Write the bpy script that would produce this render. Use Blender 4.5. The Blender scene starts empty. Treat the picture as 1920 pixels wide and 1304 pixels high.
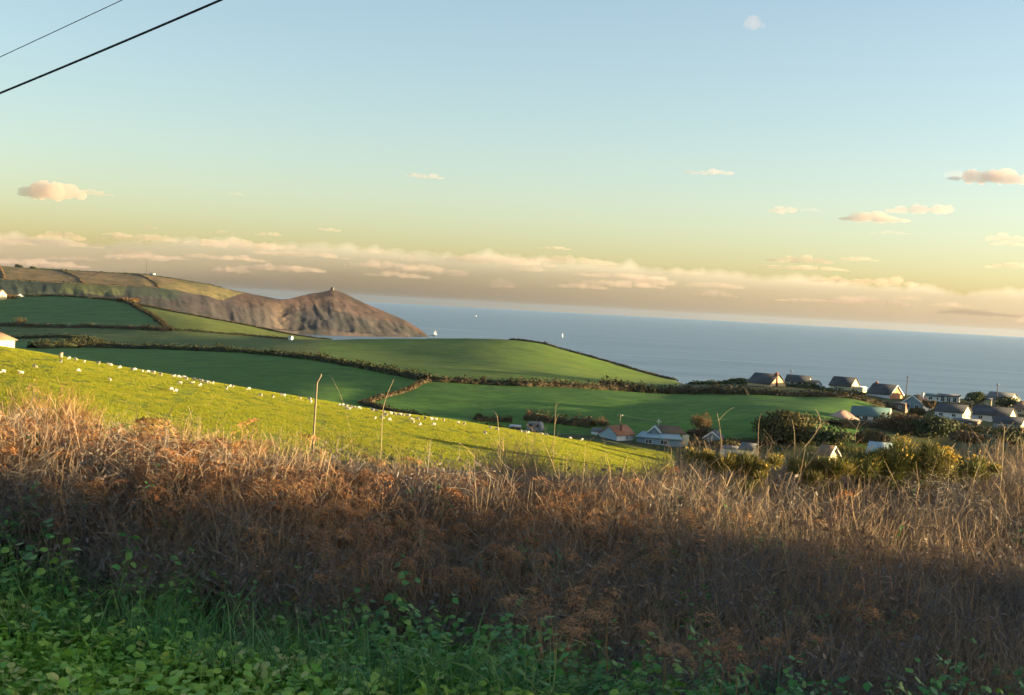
import bpy, bmesh, math, random
import numpy as np
from mathutils import Vector, Matrix

random.seed(7)
RNG = np.random.default_rng(7)
scene = bpy.context.scene
COL = scene.collection

# ------------------------------------------------------------------ camera, sky, sun, exposure
FPX = 2637.0                      # focal length in pixels of the 1920 wide photograph
SEA_Z = -80.0                     # the eye is the origin, the sea lies 80 m below it
ROLL = math.atan(0.0532)
PITCH = math.atan(79.0 / FPX)
cam_data = bpy.data.cameras.new("camera")
cam_data.sensor_fit = 'HORIZONTAL'
cam_data.sensor_width = 36.0
cam_data.lens = 36.0 * FPX / 1920.0
cam_data.clip_start = 0.1
cam_data.clip_end = 120000.0
cam = bpy.data.objects.new("camera", cam_data)
COL.objects.link(cam)
_w = Vector((0, math.cos(PITCH), -math.sin(PITCH)))
_R0 = Vector((1, 0, 0))
_U0 = Vector((0, math.sin(PITCH), math.cos(PITCH)))
_r = math.cos(ROLL) * _R0 + math.sin(ROLL) * _U0
_u = -math.sin(ROLL) * _R0 + math.cos(ROLL) * _U0
cam.matrix_world = Matrix(((_r.x, _u.x, -_w.x, 0), (_r.y, _u.y, -_w.y, 0), (_r.z, _u.z, -_w.z, 0), (0, 0, 0, 1)))
scene.camera = cam

SUN_AZ = math.radians(90.0)       # clockwise from the view direction
SUN_EL = math.radians(2.3)
world = bpy.data.worlds.new("World")
scene.world = world
world.use_nodes = True
nt = world.node_tree
nt.nodes.clear()
_o = nt.nodes.new('ShaderNodeOutputWorld')
_b = nt.nodes.new('ShaderNodeBackground')
_s = nt.nodes.new('ShaderNodeTexSky')
_s.sky_type = 'NISHITA'
_s.sun_disc = False
_s.sun_elevation = SUN_EL
_s.sun_rotation = SUN_AZ
_s.altitude = 80
_s.air_density = 0.76
_s.dust_density = 1.2
_s.ozone_density = 1.4
_b.inputs['Strength'].default_value = 0.11
_h = nt.nodes.new('ShaderNodeHueSaturation')
_h.inputs['Saturation'].default_value = 0.88
nt.links.new(_s.outputs[0], _h.inputs['Color'])
nt.links.new(_h.outputs[0], _b.inputs[0])
nt.links.new(_b.outputs[0], _o.inputs[0])

SUN_DIR = Vector((math.sin(SUN_AZ) * math.cos(SUN_EL), math.cos(SUN_AZ) * math.cos(SUN_EL), math.sin(SUN_EL)))
sun_data = bpy.data.lights.new("sun", 'SUN')
sun_data.energy = 5.0
sun_data.angle = math.radians(0.55)
sun_data.color = (1.0, 0.75, 0.38)
sun = bpy.data.objects.new("sun", sun_data)
sun.rotation_euler = (-SUN_DIR).to_track_quat('-Z', 'Y').to_euler()
sun.location = (60, 10, 40)
COL.objects.link(sun)

vs = scene.view_settings
vs.view_transform = 'Standard'
vs.look = 'None'
vs.exposure = 2.43
vs.gamma = 1.0
vs.use_curve_mapping = False
cy = scene.cycles
cy.max_bounces = 4
cy.diffuse_bounces = 3
cy.glossy_bounces = 2
cy.transmission_bounces = 3
cy.transparent_max_bounces = 40
cy.volume_bounces = 2
cy.caustics_reflective = False
cy.caustics_refractive = False
cy.use_denoising = True
cy.use_adaptive_sampling = True
cy.adaptive_threshold = 0.02
cy.adaptive_min_samples = 16
cy.debug_use_spatial_splits = True
scene.render.engine = 'CYCLES'

# ------------------------------------------------------------------ helpers
K = 1.5                           # the middle distance is measured in units of 1.5 m
def S(d):
    """survey units to metres: 1 near the eye and at the headland, 1.5 in the middle distance"""
    return float(np.interp(d, (0, 40, 100, 1100, 1600), (0, 40, 150, 1650, 1650.001))) if d < 1600 else d

def pt(px, py, d):
    """the point at depth d (along +Y) on the sight line of a photograph pixel"""
    d = S(d)
    v = _w + _r * ((px - 960.0) / FPX) + _u * ((652.0 - py) / FPX)
    return v * (d / v.y)

def ptn(px, py, d):
    p = pt(px, py, d)
    return np.array((p.x, p.y, p.z))

def u_of(px, py=640):
    p = pt(px, py, 1.0)
    return p.x

def tag(o, label=None, cat=None, group=None, kind=None):
    if label: o['label'] = label
    if cat: o['category'] = cat
    if group: o['group'] = group
    if kind: o['kind'] = kind
    return o

def mesh_np(name, V, F, smooth=False):
    """V (n,3); F list of (m,k) integer arrays"""
    V = np.asarray(V, dtype=np.float32).reshape(-1, 3)
    if isinstance(F, np.ndarray): F = [F]
    F = [np.asarray(f, dtype=np.int32) for f in F if len(f)]
    me = bpy.data.meshes.new(name)
    me.vertices.add(len(V))
    me.vertices.foreach_set('co', V.ravel())
    loops = np.concatenate([f.ravel() for f in F])
    sizes = np.concatenate([np.full(len(f), f.shape[1], dtype=np.int32) for f in F])
    starts = np.concatenate([[0], np.cumsum(sizes)[:-1]]).astype(np.int32)
    me.loops.add(len(loops))
    me.loops.foreach_set('vertex_index', loops)
    me.polygons.add(len(sizes))
    me.polygons.foreach_set('loop_start', starts)
    me.polygons.foreach_set('loop_total', sizes)
    if smooth:
        me.polygons.foreach_set('use_smooth', np.ones(len(sizes), dtype=bool))
    me.update(calc_edges=True)
    return me

def link(name, me, mat=None, parent=None, loc=None, rz=None):
    o = bpy.data.objects.new(name, me)
    COL.objects.link(o)
    if mat is not None and me is not None and not me.materials:
        for m in (mat if isinstance(mat, (list, tuple)) else [mat]):
            me.materials.append(m)
    if parent is not None: o.parent = parent
    if loc is not None: o.location = loc
    if rz is not None: o.rotation_euler = (0, 0, rz)
    return o

def empty(name, loc=(0, 0, 0), rz=0.0):
    o = bpy.data.objects.new(name, None)
    o.empty_display_size = 0.5
    COL.objects.link(o)
    o.location = loc
    o.rotation_euler = (0, 0, rz)
    return o

class MB:
    """collects shapes for ONE mesh"""
    def __init__(self):
        self.v = []; self.f4 = []; self.f3 = []; self.n = 0
    def add(self, V, F):
        V = np.asarray(V, dtype=float).reshape(-1, 3)
        F = np.asarray(F, dtype=int)
        (self.f4 if F.shape[1] == 4 else self.f3).append(F + self.n)
        self.v.append(V); self.n += len(V)
        return self
    def box(self, x0, x1, y0, y1, z0, z1):
        V = [(x, y, z) for z in (z0, z1) for y in (y0, y1) for x in (x0, x1)]
        return self.add(V, [(0, 2, 3, 1), (4, 5, 7, 6), (0, 1, 5, 4), (2, 6, 7, 3), (0, 4, 6, 2), (1, 3, 7, 5)])
    def quad(self, a, b, c, d):
        return self.add([a, b, c, d], [(0, 1, 2, 3)])
    def tri(self, a, b, c):
        return self.add([a, b, c], [(0, 1, 2)])
    def slab(self, a, b, c, d, t):
        """quad a b c d given thickness t along its normal"""
        P = [np.array(p, float) for p in (a, b, c, d)]
        n = np.cross(P[1] - P[0], P[3] - P[0]); n = n / (np.linalg.norm(n) + 1e-9) * t
        V = P + [p + n for p in P]
        return self.add(V, [(3, 2, 1, 0), (4, 5, 6, 7), (0, 1, 5, 4), (1, 2, 6, 5), (2, 3, 7, 6), (3, 0, 4, 7)])
    def tube(self, P, R, k=6, cap=True):
        P = np.asarray(P, float); n = len(P)
        R = np.full(n, R) if np.isscalar(R) else np.asarray(R, float)
        T = np.gradient(P, axis=0); T /= np.linalg.norm(T, axis=1)[:, None] + 1e-9
        ref = np.array((0.31, 0.17, 0.93)) if abs(T[0, 2]) < 0.9 else np.array((0.93, 0.2, 0.1))
        A = np.cross(T, ref); A /= np.linalg.norm(A, axis=1)[:, None] + 1e-9
        B = np.cross(T, A)
        an = np.arange(k) * 2 * math.pi / k
        V = P[:, None, :] + R[:, None, None] * (np.cos(an)[None, :, None] * A[:, None, :] + np.sin(an)[None, :, None] * B[:, None, :])
        i = np.arange(n - 1)[:, None] * k; j = np.arange(k)[None, :]; j2 = (j + 1) % k
        F = np.stack([i + j, i + j2, i + k + j2, i + k + j], -1).reshape(-1, 4)
        self.add(V.reshape(-1, 3), F)
        if cap:
            for end in (0, n - 1):
                ring = V[end]; c = ring.mean(0)
                self.add(np.vstack([ring, c]), [(a, (a + 1) % k, k) for a in range(k)])
        return self
    def ribbon(self, P, W, side):
        P = np.asarray(P, float); n = len(P); W = np.asarray(W, float) * np.ones(n)
        S = np.asarray(side, float); S = S / (np.linalg.norm(S) + 1e-9)
        V = np.concatenate([P - W[:, None] * S * .5, P + W[:, None] * S * .5])
        i = np.arange(n - 1)
        return self.add(V, np.stack([i, i + 1, n + i + 1, n + i], -1))
    def mesh(self, name, smooth=False):
        F = []
        if self.f4: F.append(np.concatenate(self.f4))
        if self.f3: F.append(np.concatenate(self.f3))
        return mesh_np(name, np.concatenate(self.v), F, smooth)
    def build(self, name, mat, parent=None, loc=None, rz=None, smooth=False):
        return link(name, self.mesh(name, smooth), mat, parent, loc, rz)

def _hash(ix, iy, s):
    h = (ix.astype(np.int64) * 374761393 + iy.astype(np.int64) * 668265263 + s * 1442695041) & 0x7fffffff
    h = ((h ^ (h >> 13)) * 1274126177) & 0x7fffffff
    h = h ^ (h >> 16)
    return (h & 0xffff) / 65535.0

def vnoise(x, y, s=0):
    x = np.asarray(x, float); y = np.asarray(y, float)
    ix = np.floor(x); iy = np.floor(y)
    fx = x - ix; fy = y - iy
    fx = fx * fx * (3 - 2 * fx); fy = fy * fy * (3 - 2 * fy)
    a = _hash(ix, iy, s); b = _hash(ix + 1, iy, s); c = _hash(ix, iy + 1, s); d = _hash(ix + 1, iy + 1, s)
    return (a + (b - a) * fx) * (1 - fy) + (c + (d - c) * fx) * fy

def fbm(x, y, o=4, s=0):
    t = 0; a = .5
    for k in range(o):
        t = t + a * (vnoise(x, y, s + k * 17) - .5); a *= .5; x = x * 2.03 + 11.3; y = y * 2.03 + 5.7
    return t

def sstep(a, b, x):
    t = np.clip((x - a) / (b - a), 0, 1); return t * t * (3 - 2 * t)

class TPS:
    def __init__(self, X, z, lam=1e-4):
        self.X = np.asarray(X, float); n = len(self.X)
        K = self._k(self.X)
        P = np.hstack([np.ones((n, 1)), self.X])
        A = np.zeros((n + 3, n + 3)); A[:n, :n] = K + lam * np.eye(n); A[:n, n:] = P; A[n:, :n] = P.T
        sol = np.linalg.solve(A, np.concatenate([z, np.zeros(3)]))
        self.w, self.a = sol[:n], sol[n:]
    def _k(self, Q):
        d2 = ((Q[:, None, :] - self.X[None]) ** 2).sum(-1)
        return .5 * d2 * np.log(d2 + 1e-12)
    def __call__(self, Q):
        Q = np.asarray(Q, float).reshape(-1, 2)
        out = np.empty(len(Q))
        for i in range(0, len(Q), 20000):
            q = Q[i:i + 20000]
            out[i:i + 20000] = self._k(q) @ self.w + self.a[0] + q @ self.a[1:]
        return out

# ------------------------------------------------------------------ materials
class NT:
    def __init__(self, name):
        self.m = bpy.data.materials.new(name); self.m.use_nodes = True
        self.t = self.m.node_tree; self.t.nodes.clear()
        self.out = self.t.nodes.new('ShaderNodeOutputMaterial')
    def n(self, typ, **kw):
        nd = self.t.nodes.new(typ)
        for k, v in kw.items():
            if k.startswith('_'): setattr(nd, k[1:], v)
            else:
                key = k.replace('__', ' ')
                self.set(nd.inputs[key] if not key.isdigit() else nd.inputs[int(key)], v)
        return nd
    def set(self, sock, v):
        if isinstance(v, bpy.types.NodeSocket): self.t.links.new(v, sock)
        elif isinstance(v, (tuple, list)) and len(v) == 3 and sock.type == 'RGBA': sock.default_value = (*v, 1)
        else: sock.default_value = v
    def noise(self, vec, scale, detail=4, rough=.55, dist=0.0):
        return self.n('ShaderNodeTexNoise', Vector=vec, Scale=scale, Detail=detail, Roughness=rough, Distortion=dist).outputs[0]
    def ramp(self, fac, stops):
        nd = self.n('ShaderNodeValToRGB', Fac=fac)
        cr = nd.color_ramp
        while len(cr.elements) < len(stops): cr.elements.new(.5)
        for e, (p, c) in zip(cr.elements, stops):
            e.position = p; e.color = (*c, 1) if len(c) == 3 else c
        return nd.outputs[0]
    def mix(self, fac, a, b, mode='MIX'):
        nd = self.t.nodes.new('ShaderNodeMix'); nd.data_type = 'RGBA'; nd.blend_type = mode
        self.set(nd.inputs[0], fac); self.set(nd.inputs[6], a); self.set(nd.inputs[7], b)
        return nd.outputs[2]
    def math(self, op, a, b=0.0):
        nd = self.t.nodes.new('ShaderNodeMath'); nd.operation = op
        self.set(nd.inputs[0], a); self.set(nd.inputs[1], b)
        return nd.outputs[0]
    def pos(self): return self.n('ShaderNodeNewGeometry').outputs['Position']
    def obj(self): return self.n('ShaderNodeTexCoord').outputs['Object']
    def rand(self): return self.n('ShaderNodeObjectInfo').outputs['Random']
    def bump(self, h, dist, strength=1.0):
        return self.n('ShaderNodeBump', Height=h, Distance=dist, Strength=strength).outputs[0]
    def principled(self, color, rough=.8, spec=.3, normal=None, **kw):
        nd = self.t.nodes.new('ShaderNodeBsdfPrincipled')
        self.set(nd.inputs['Base Color'], color); self.set(nd.inputs['Roughness'], rough)
        self.set(nd.inputs['Specular IOR Level'], spec)
        if normal is not None: self.set(nd.inputs['Normal'], normal)
        for k, v in kw.items(): self.set(nd.inputs[k.replace('__', ' ')], v)
        self.t.links.new(nd.outputs[0], self.out.inputs[0])
        return self.m

def mat_flat(name, col, rough=.75, var=.12, scale=1.5, bump=0.0, spec=.3):
    """plain paint, render, wood or metal with slight mottling"""
    k = NT(name); p = k.obj()
    f = k.noise(p, scale, 5, .6)
    c = k.mix(f, tuple(x * (1 - var) for x in col), tuple(min(1, x * (1 + var)) for x in col))
    nrm = k.bump(k.noise(p, scale * 8, 3), bump) if bump else None
    return k.principled(c, rough, spec, nrm)

def mat_leaf(name, cols, rough=.6, trans=.25, spec=.25, vscale=6.0):
    """leaves and stems: colour varies from piece to piece (object random) and along the surface"""
    k = NT(name)
    r = k.rand()
    f = k.math('FRACT', k.math('ADD', r, k.math('MULTIPLY', k.noise(k.pos(), vscale, 3), .75)))
    n = len(cols)
    c = k.ramp(f, [((i + .5) / n, cc) for i, cc in enumerate(cols)])
    b = k.t.nodes.new('ShaderNodeBsdfPrincipled')
    k.set(b.inputs['Base Color'], c); k.set(b.inputs['Roughness'], rough); k.set(b.inputs['Specular IOR Level'], spec)
    t = k.n('ShaderNodeBsdfTranslucent', Color=c)
    mx = k.n('ShaderNodeMixShader', Fac=trans)
    k.t.links.new(b.outputs[0], mx.inputs[1]); k.t.links.new(t.outputs[0], mx.inputs[2])
    k.t.links.new(mx.outputs[0], k.out.inputs[0])
    return k.m

def mat_grass(name, lo, hi, dry, big=.02, fine=.8, bump=.25, dry_amt=.5):
    """pasture seen from afar: broad tone, mown or grazed mottling, tuft relief"""
    k = NT(name); p = k.pos()
    f1 = k.noise(p, big, 5, .6)
    f2 = k.noise(p, fine, 4, .65)
    c = k.mix(f1, lo, hi)
    c = k.mix(k.ramp(f2, [(.35, (0, 0, 0)), (.75, (1, 1, 1))]), c, tuple(x * .62 for x in lo))
    d = k.ramp(k.noise(p, big * 2.7, 6, .7), [(.45, (0, 0, 0)), (.7, (dry_amt,) * 3)])
    c = k.mix(d, c, dry)
    wear = k.noise(k.n('ShaderNodeMapping', Vector=p, Rotation=(0, 0, .5), Scale=(.7, 1.2, 1)).outputs[0], big * 6, 4, .6)
    c = k.mix(1.0, c, k.ramp(wear, [(.30, (.70,) * 3), (.52, (.95,) * 3), (.72, (1.0,) * 3)]), 'MULTIPLY')
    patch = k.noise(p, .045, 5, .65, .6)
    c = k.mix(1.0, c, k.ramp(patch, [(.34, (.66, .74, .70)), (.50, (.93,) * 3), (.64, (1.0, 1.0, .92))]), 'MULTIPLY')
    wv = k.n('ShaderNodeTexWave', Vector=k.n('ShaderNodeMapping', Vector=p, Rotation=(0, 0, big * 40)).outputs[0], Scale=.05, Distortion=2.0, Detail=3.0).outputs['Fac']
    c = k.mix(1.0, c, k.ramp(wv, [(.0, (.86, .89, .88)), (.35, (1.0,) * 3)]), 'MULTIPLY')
    h = k.math('ADD', k.noise(p, fine * .9, 5, .7), k.math('MULTIPLY', k.noise(p, fine * .22, 3), 1.5))
    return k.principled(c, .85, .15, k.bump(h, bump))

# ------------------------------------------------------------------ the sea
SEA_R = 26000.0
def build_sea():
    rad = np.concatenate([np.linspace(150, 1500, 28), np.geomspace(1600, SEA_R, 60)])
    ang = np.linspace(-math.pi, math.pi, 145)
    A, R = np.meshgrid(ang, rad)
    V = np.stack([np.sin(A) * R, np.cos(A) * R, np.full(A.shape, SEA_Z)], -1).reshape(-1, 3)
    na = len(ang); i = np.arange(len(rad) - 1)[:, None] * na; j = np.arange(na - 1)[None]
    F = np.stack([i + j, i + na + j, i + na + j + 1, i + j + 1], -1).reshape(-1, 4)[:, ::-1]
    k = NT("sea_water"); p = k.pos()
    mp = k.n('ShaderNodeMapping', Vector=p, Scale=(.25, 1.0, 1.0)).outputs[0]
    swell = k.noise(mp, .02, 6, .62)
    streak = k.noise(k.n('ShaderNodeMapping', Vector=p, Scale=(.0016, .010, 1.0)).outputs[0], 1.0, 5, .6)
    c = k.mix(k.ramp(streak, [(.35, (0, 0, 0)), (.65, (1, 1, 1))]), (.190, .270, .320), (.220, .305, .355))
    rough = k.ramp(streak, [(.3, (.46,) * 3), (.7, (.34,) * 3)])
    m = k.principled(c, rough, .5, k.bump(swell, 2.2, .8), IOR=1.33)
    o = link("sea", mesh_np("sea", V, F), m)
    tag(o, "blue grey sea stretching to the horizon behind the fields", "sea", kind="structure")
build_sea()

# ------------------------------------------------------------------ height of the land (control points: pixel, pixel, depth in metres)
CP = [
 # ground just behind the roadside scrub and down to the pasture
 (0, 905, 16), (500, 915, 16), (1000, 925, 16), (1500, 930, 16), (1900, 935, 16),
 (0, 915, 30), (500, 925, 30), (1000, 945, 30), (1500, 950, 30), (1900, 955, 30),
 (0, 850, 70), (500, 870, 70), (1000, 910, 70), (1500, 950, 70), (1900, 965, 70),
 # pasture with sheep
 (-150, 735, 150), (50, 757, 150), (300, 790, 158), (600, 832, 166), (900, 858, 178), (1150, 876, 190), (1400, 900, 200), (1700, 920, 200), (1900, 930, 200),
 (-200, 622, 240), (-100, 640, 242), (20, 660, 250), (150, 684, 250), (300, 706, 252), (450, 731, 255), (600, 756, 260), (750, 780, 265), (860, 796, 270), (1000, 814, 275), (1100, 829, 278), (1230, 851, 282),
 (1350, 866, 280), (1500, 872, 280), (1700, 868, 285), (1900, 862, 290),
 (20, 694, 290), (300, 733, 292), (600, 774, 290), (860, 810, 290), (1000, 820, 297),
 # valley fields
 (20, 660, 400), (150, 690, 385), (300, 714, 365), (450, 732, 340), (600, 752, 312), (700, 757, 325), (860, 792, 305), (1000, 795, 312), (1100, 797, 315), (1250, 806, 316), (1400, 812, 309), (1500, 815, 302), (1650, 812, 320), (1800, 806, 350), (1920, 808, 350),
 (130, 641, 600), (210, 652, 580), (300, 655, 560), (450, 661, 510), (600, 676, 455), (700, 695, 415), (800, 714, 385), (900, 720, 388), (1000, 724, 390), (1100, 728, 395), (1250, 738, 402), (1400, 740, 402), (1500, 745, 402), (1600, 748, 404),
 # village terraces
 (1435, 719, 465), (1500, 724, 460), (1590, 735, 455), (1665, 742, 448), (1750, 752, 440), (1880, 760, 432), (1960, 765, 430),
 (1790, 786, 392), (1870, 790, 398), (1900, 808, 368), (1620, 790, 345), (1700, 772, 415), (1160, 827, 297), (1250, 838, 297),
 # rounded hill
 (560, 638, 680), (700, 635, 740), (820, 635, 765), (950, 637, 750), (1010, 644, 745), (1060, 657, 740), (1150, 682, 720), (1265, 713, 680),
 (700, 662, 580), (830, 672, 552), (950, 682, 522), (1060, 696, 530), (1180, 716, 530),
 # strip, left fields
 (0, 612, 760), (-150, 612, 760), (170, 615, 740), (320, 619, 730), (420, 627, 735), (540, 637, 745), (300, 641, 640), (100, 632, 660), (0, 640, 640),
 (-150, 566, 1000), (0, 558, 1000), (120, 556, 1030), (240, 567, 960), (120, 585, 880), (0, 590, 880), (250, 595, 830),
 (330, 586, 905), (400, 599, 890), (480, 614, 880), (560, 630, 850), (620, 637, 840), (380, 608, 800), (450, 620, 795),
]
def uv(x, y): return np.stack([np.asarray(x) / np.asarray(y) * 3.0, np.log(np.asarray(y, float))], -1)
_cp = np.array([ptn(*c) for c in CP])
_extra = []
for uu, rows in ((.62, ((16, -2.4), (30, -4.5), (60, -9), (110, -16), (250, -26), (330, -28), (430, -29))),
                 (1.6, ((16, -3), (30, -5.5), (60, -11), (110, -19), (250, -34), (430, -42))),
                 (-.62, ((16, -2.6), (30, -3.8), (60, -6), (110, -8), (250, -8), (350, -15), (560, -23), (760, -26), (1000, -22))),
                 (-1.6, ((16, -2.6), (30, -3.5), (60, -4), (110, -4), (250, -3), (350, -10), (560, -20), (760, -24), (1000, -22)))):
    for d, z in rows: _extra.append((uu * S(d), S(d), z * S(d) / d))
_cp = np.vstack([_cp, np.array(_extra)])
_land = TPS(uv(_cp[:, 0], _cp[:, 1]), _cp[:, 2], 2e-4)

# depth of the last ground before the cliffs, as a function of x / y
_CR = [(-900, 640, 1000), (-150, 566, 1000), (0, 558, 1000), (120, 556, 1030), (240, 567, 960), (330, 586, 905), (400, 599, 890), (480, 614, 880), (560, 630, 850),
       (620, 637, 840), (660, 636, 760), (700, 635, 720), (820, 635, 765), (950, 637, 750), (1010, 644, 745), (1060, 657, 740), (1150, 682, 720), (1265, 713, 680), (1330, 714, 500), (1435, 719, 475),
       (1590, 735, 465), (1665, 742, 458), (1750, 752, 452), (1880, 760, 442), (1960, 765, 440), (2600, 765, 440)]
_cru = np.array([u_of(c[0], c[1]) for c in _CR]); _crd = np.array([S(c[2]) for c in _CR], float)
def crest(u): return np.interp(u, _cru, _crd)

def land_z(x, y):
    x = np.asarray(x, float); y = np.asarray(y, float)
    u = x / y; dc = crest(u) + 2.0
    yy = np.minimum(y, dc)
    z = _land(uv(u * yy, yy))
    s = np.maximum(y - dc, 0)
    z = z - (.02 * s + .0045 * s * s) + np.where(s > 40, fbm(x * .03, y * .03, 4, 3) * 14, 0)
    z = z + fbm(x * .045, y * .045, 3, 9) * sstep(90, 300, y) * .5
    return np.maximum(z, SEA_Z - 6)

def lz(x, y): return float(land_z(np.array([x]), np.array([y]))[0])
def on_land(px, py, d=None):
    """ground point under a pixel: marches the sight line, or uses depth d"""
    if d is None:
        ds = np.geomspace(120, 1650, 1100)
        v = pt(px, py, 1.0)
        z = land_z(v.x * ds, ds)
        hit = np.where(v.z * ds <= z)[0]
        d = float(ds[hit[0]]) if len(hit) else 400.0
        if len(hit) and hit[0] > 0:
            a, b = ds[hit[0] - 1], ds[hit[0]]
            for _ in range(12):
                m = (a + b) / 2
                if v.z * m <= lz(v.x * m, m): b = m
                else: a = m
            d = (a + b) / 2
        v = v * d
        return Vector((v.x, v.y, lz(v.x, v.y)))
    p = pt(px, py, d)
    return Vector((p.x, p.y, lz(p.x, p.y)))

# ------------------------------------------------------------------ land sheets, one per field
def line_of(pts):
    us = np.array([u_of(p[0], p[1]) for p in pts]); ds = np.array([S(p[2]) for p in pts], float)
    o = np.argsort(us); us, ds = us[o], ds[o]
    return lambda u: np.interp(u, us, ds)
PAST_TOP = line_of([(-300, 622, 270), (20, 660, 272), (150, 684, 270), (450, 731, 275), (750, 780, 283), (1000, 814, 286), (1230, 851, 290), (1300, 855, 292)])
H1 = line_of([(-300, 645, 620), (0, 640, 640), (130, 641, 600), (210, 652, 580), (300, 655, 560), (450, 661, 510), (600, 676, 455), (700, 695, 415), (800, 714, 385), (900, 720, 388), (1100, 728, 395), (1250, 738, 402), (1400, 740, 402), (1500, 745, 402), (1600, 748, 404), (1700, 750, 405), (2200, 750, 405)])
H3 = line_of([(-300, 612, 760), (0, 612, 760), (170, 615, 740), (320, 619, 730), (420, 627, 735), (540, 637, 745), (620, 640, 750)])

def build_land():
    us = np.concatenate([np.linspace(-1.6, -.56, 34), np.linspace(-.55, .55, 400), np.linspace(.56, 1.6, 34)])
    ys = np.concatenate([np.geomspace(14, 100, 60), np.geomspace(102, 1600, 360), np.geomspace(1612, 2100, 34)])
    U, Y = np.meshgrid(us, ys); X = U * Y
    Z = land_z(X.ravel(), Y.ravel()).reshape(X.shape)
    V = np.stack([X, Y, Z], -1).reshape(-1, 3)
    nu = len(us); i = np.arange(len(ys) - 1)[:, None] * nu; j = np.arange(nu - 1)[None]
    F = np.stack([i + j, i + j + 1, i + nu + j + 1, i + nu + j], -1).reshape(-1, 4)
    c = V[F].mean(1); fu = c[:, 0] / c[:, 1]; fy = c[:, 1]; cr = crest(fu)
    a_u = u_of(800, 714)
    div = np.interp(fy, [S(290), S(322), S(350), S(385)], [u_of(600), u_of(690, 757), u_of(735, 745), u_of(800, 714)])
    region = np.full(len(F), 0)
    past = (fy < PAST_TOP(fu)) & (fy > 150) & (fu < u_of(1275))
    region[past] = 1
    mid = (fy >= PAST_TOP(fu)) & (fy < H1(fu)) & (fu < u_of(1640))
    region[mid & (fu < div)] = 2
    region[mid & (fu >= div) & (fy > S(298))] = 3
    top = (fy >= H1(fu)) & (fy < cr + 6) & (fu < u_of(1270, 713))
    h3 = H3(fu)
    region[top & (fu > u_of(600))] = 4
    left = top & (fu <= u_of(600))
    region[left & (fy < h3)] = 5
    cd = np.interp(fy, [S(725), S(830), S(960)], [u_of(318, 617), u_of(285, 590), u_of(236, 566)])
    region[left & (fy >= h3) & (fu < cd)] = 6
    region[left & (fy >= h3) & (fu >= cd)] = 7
    region[fy >= cr + 6] = 8
    mats = {
     0: ("rough_ground", mat_grass("rough_ground", (.075, .095, .026), (.10, .11, .035), (.15, .11, .045), .06, 1.2, .3, .8), "rough scrubby ground below the road and around the houses"),
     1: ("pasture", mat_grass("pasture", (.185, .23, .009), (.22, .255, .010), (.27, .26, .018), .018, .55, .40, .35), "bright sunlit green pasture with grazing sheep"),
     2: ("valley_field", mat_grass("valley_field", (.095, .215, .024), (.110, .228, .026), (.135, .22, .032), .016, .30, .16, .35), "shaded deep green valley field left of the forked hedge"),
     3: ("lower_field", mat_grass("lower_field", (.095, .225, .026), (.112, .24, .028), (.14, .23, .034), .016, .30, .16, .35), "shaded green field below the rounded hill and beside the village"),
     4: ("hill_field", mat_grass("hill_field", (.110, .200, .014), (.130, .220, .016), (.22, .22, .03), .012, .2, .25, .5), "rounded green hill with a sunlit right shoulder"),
     5: ("strip_field", mat_grass("strip_field", (.11, .16, .028), (.14, .18, .032), (.22, .20, .05), .02, .25, .2, .6), "narrow green field strip between two hedges at left"),
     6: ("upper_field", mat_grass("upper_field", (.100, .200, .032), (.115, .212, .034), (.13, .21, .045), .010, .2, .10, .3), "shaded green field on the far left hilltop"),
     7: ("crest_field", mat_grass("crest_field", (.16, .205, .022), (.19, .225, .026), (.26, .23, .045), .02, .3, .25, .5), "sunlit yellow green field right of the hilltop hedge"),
     8: ("cliff_slope", mat_grass("cliff_slope", (.06, .055, .03), (.09, .07, .04), (.12, .08, .05), .03, .3, .4, .6), "brown cliff slope falling to the sea behind the fields"),
    }
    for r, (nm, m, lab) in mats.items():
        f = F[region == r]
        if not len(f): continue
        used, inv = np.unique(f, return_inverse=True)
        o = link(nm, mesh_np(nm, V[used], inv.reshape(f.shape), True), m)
        tag(o, lab, "slope" if r in (0, 8) else "field", kind="structure")
build_land()

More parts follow.
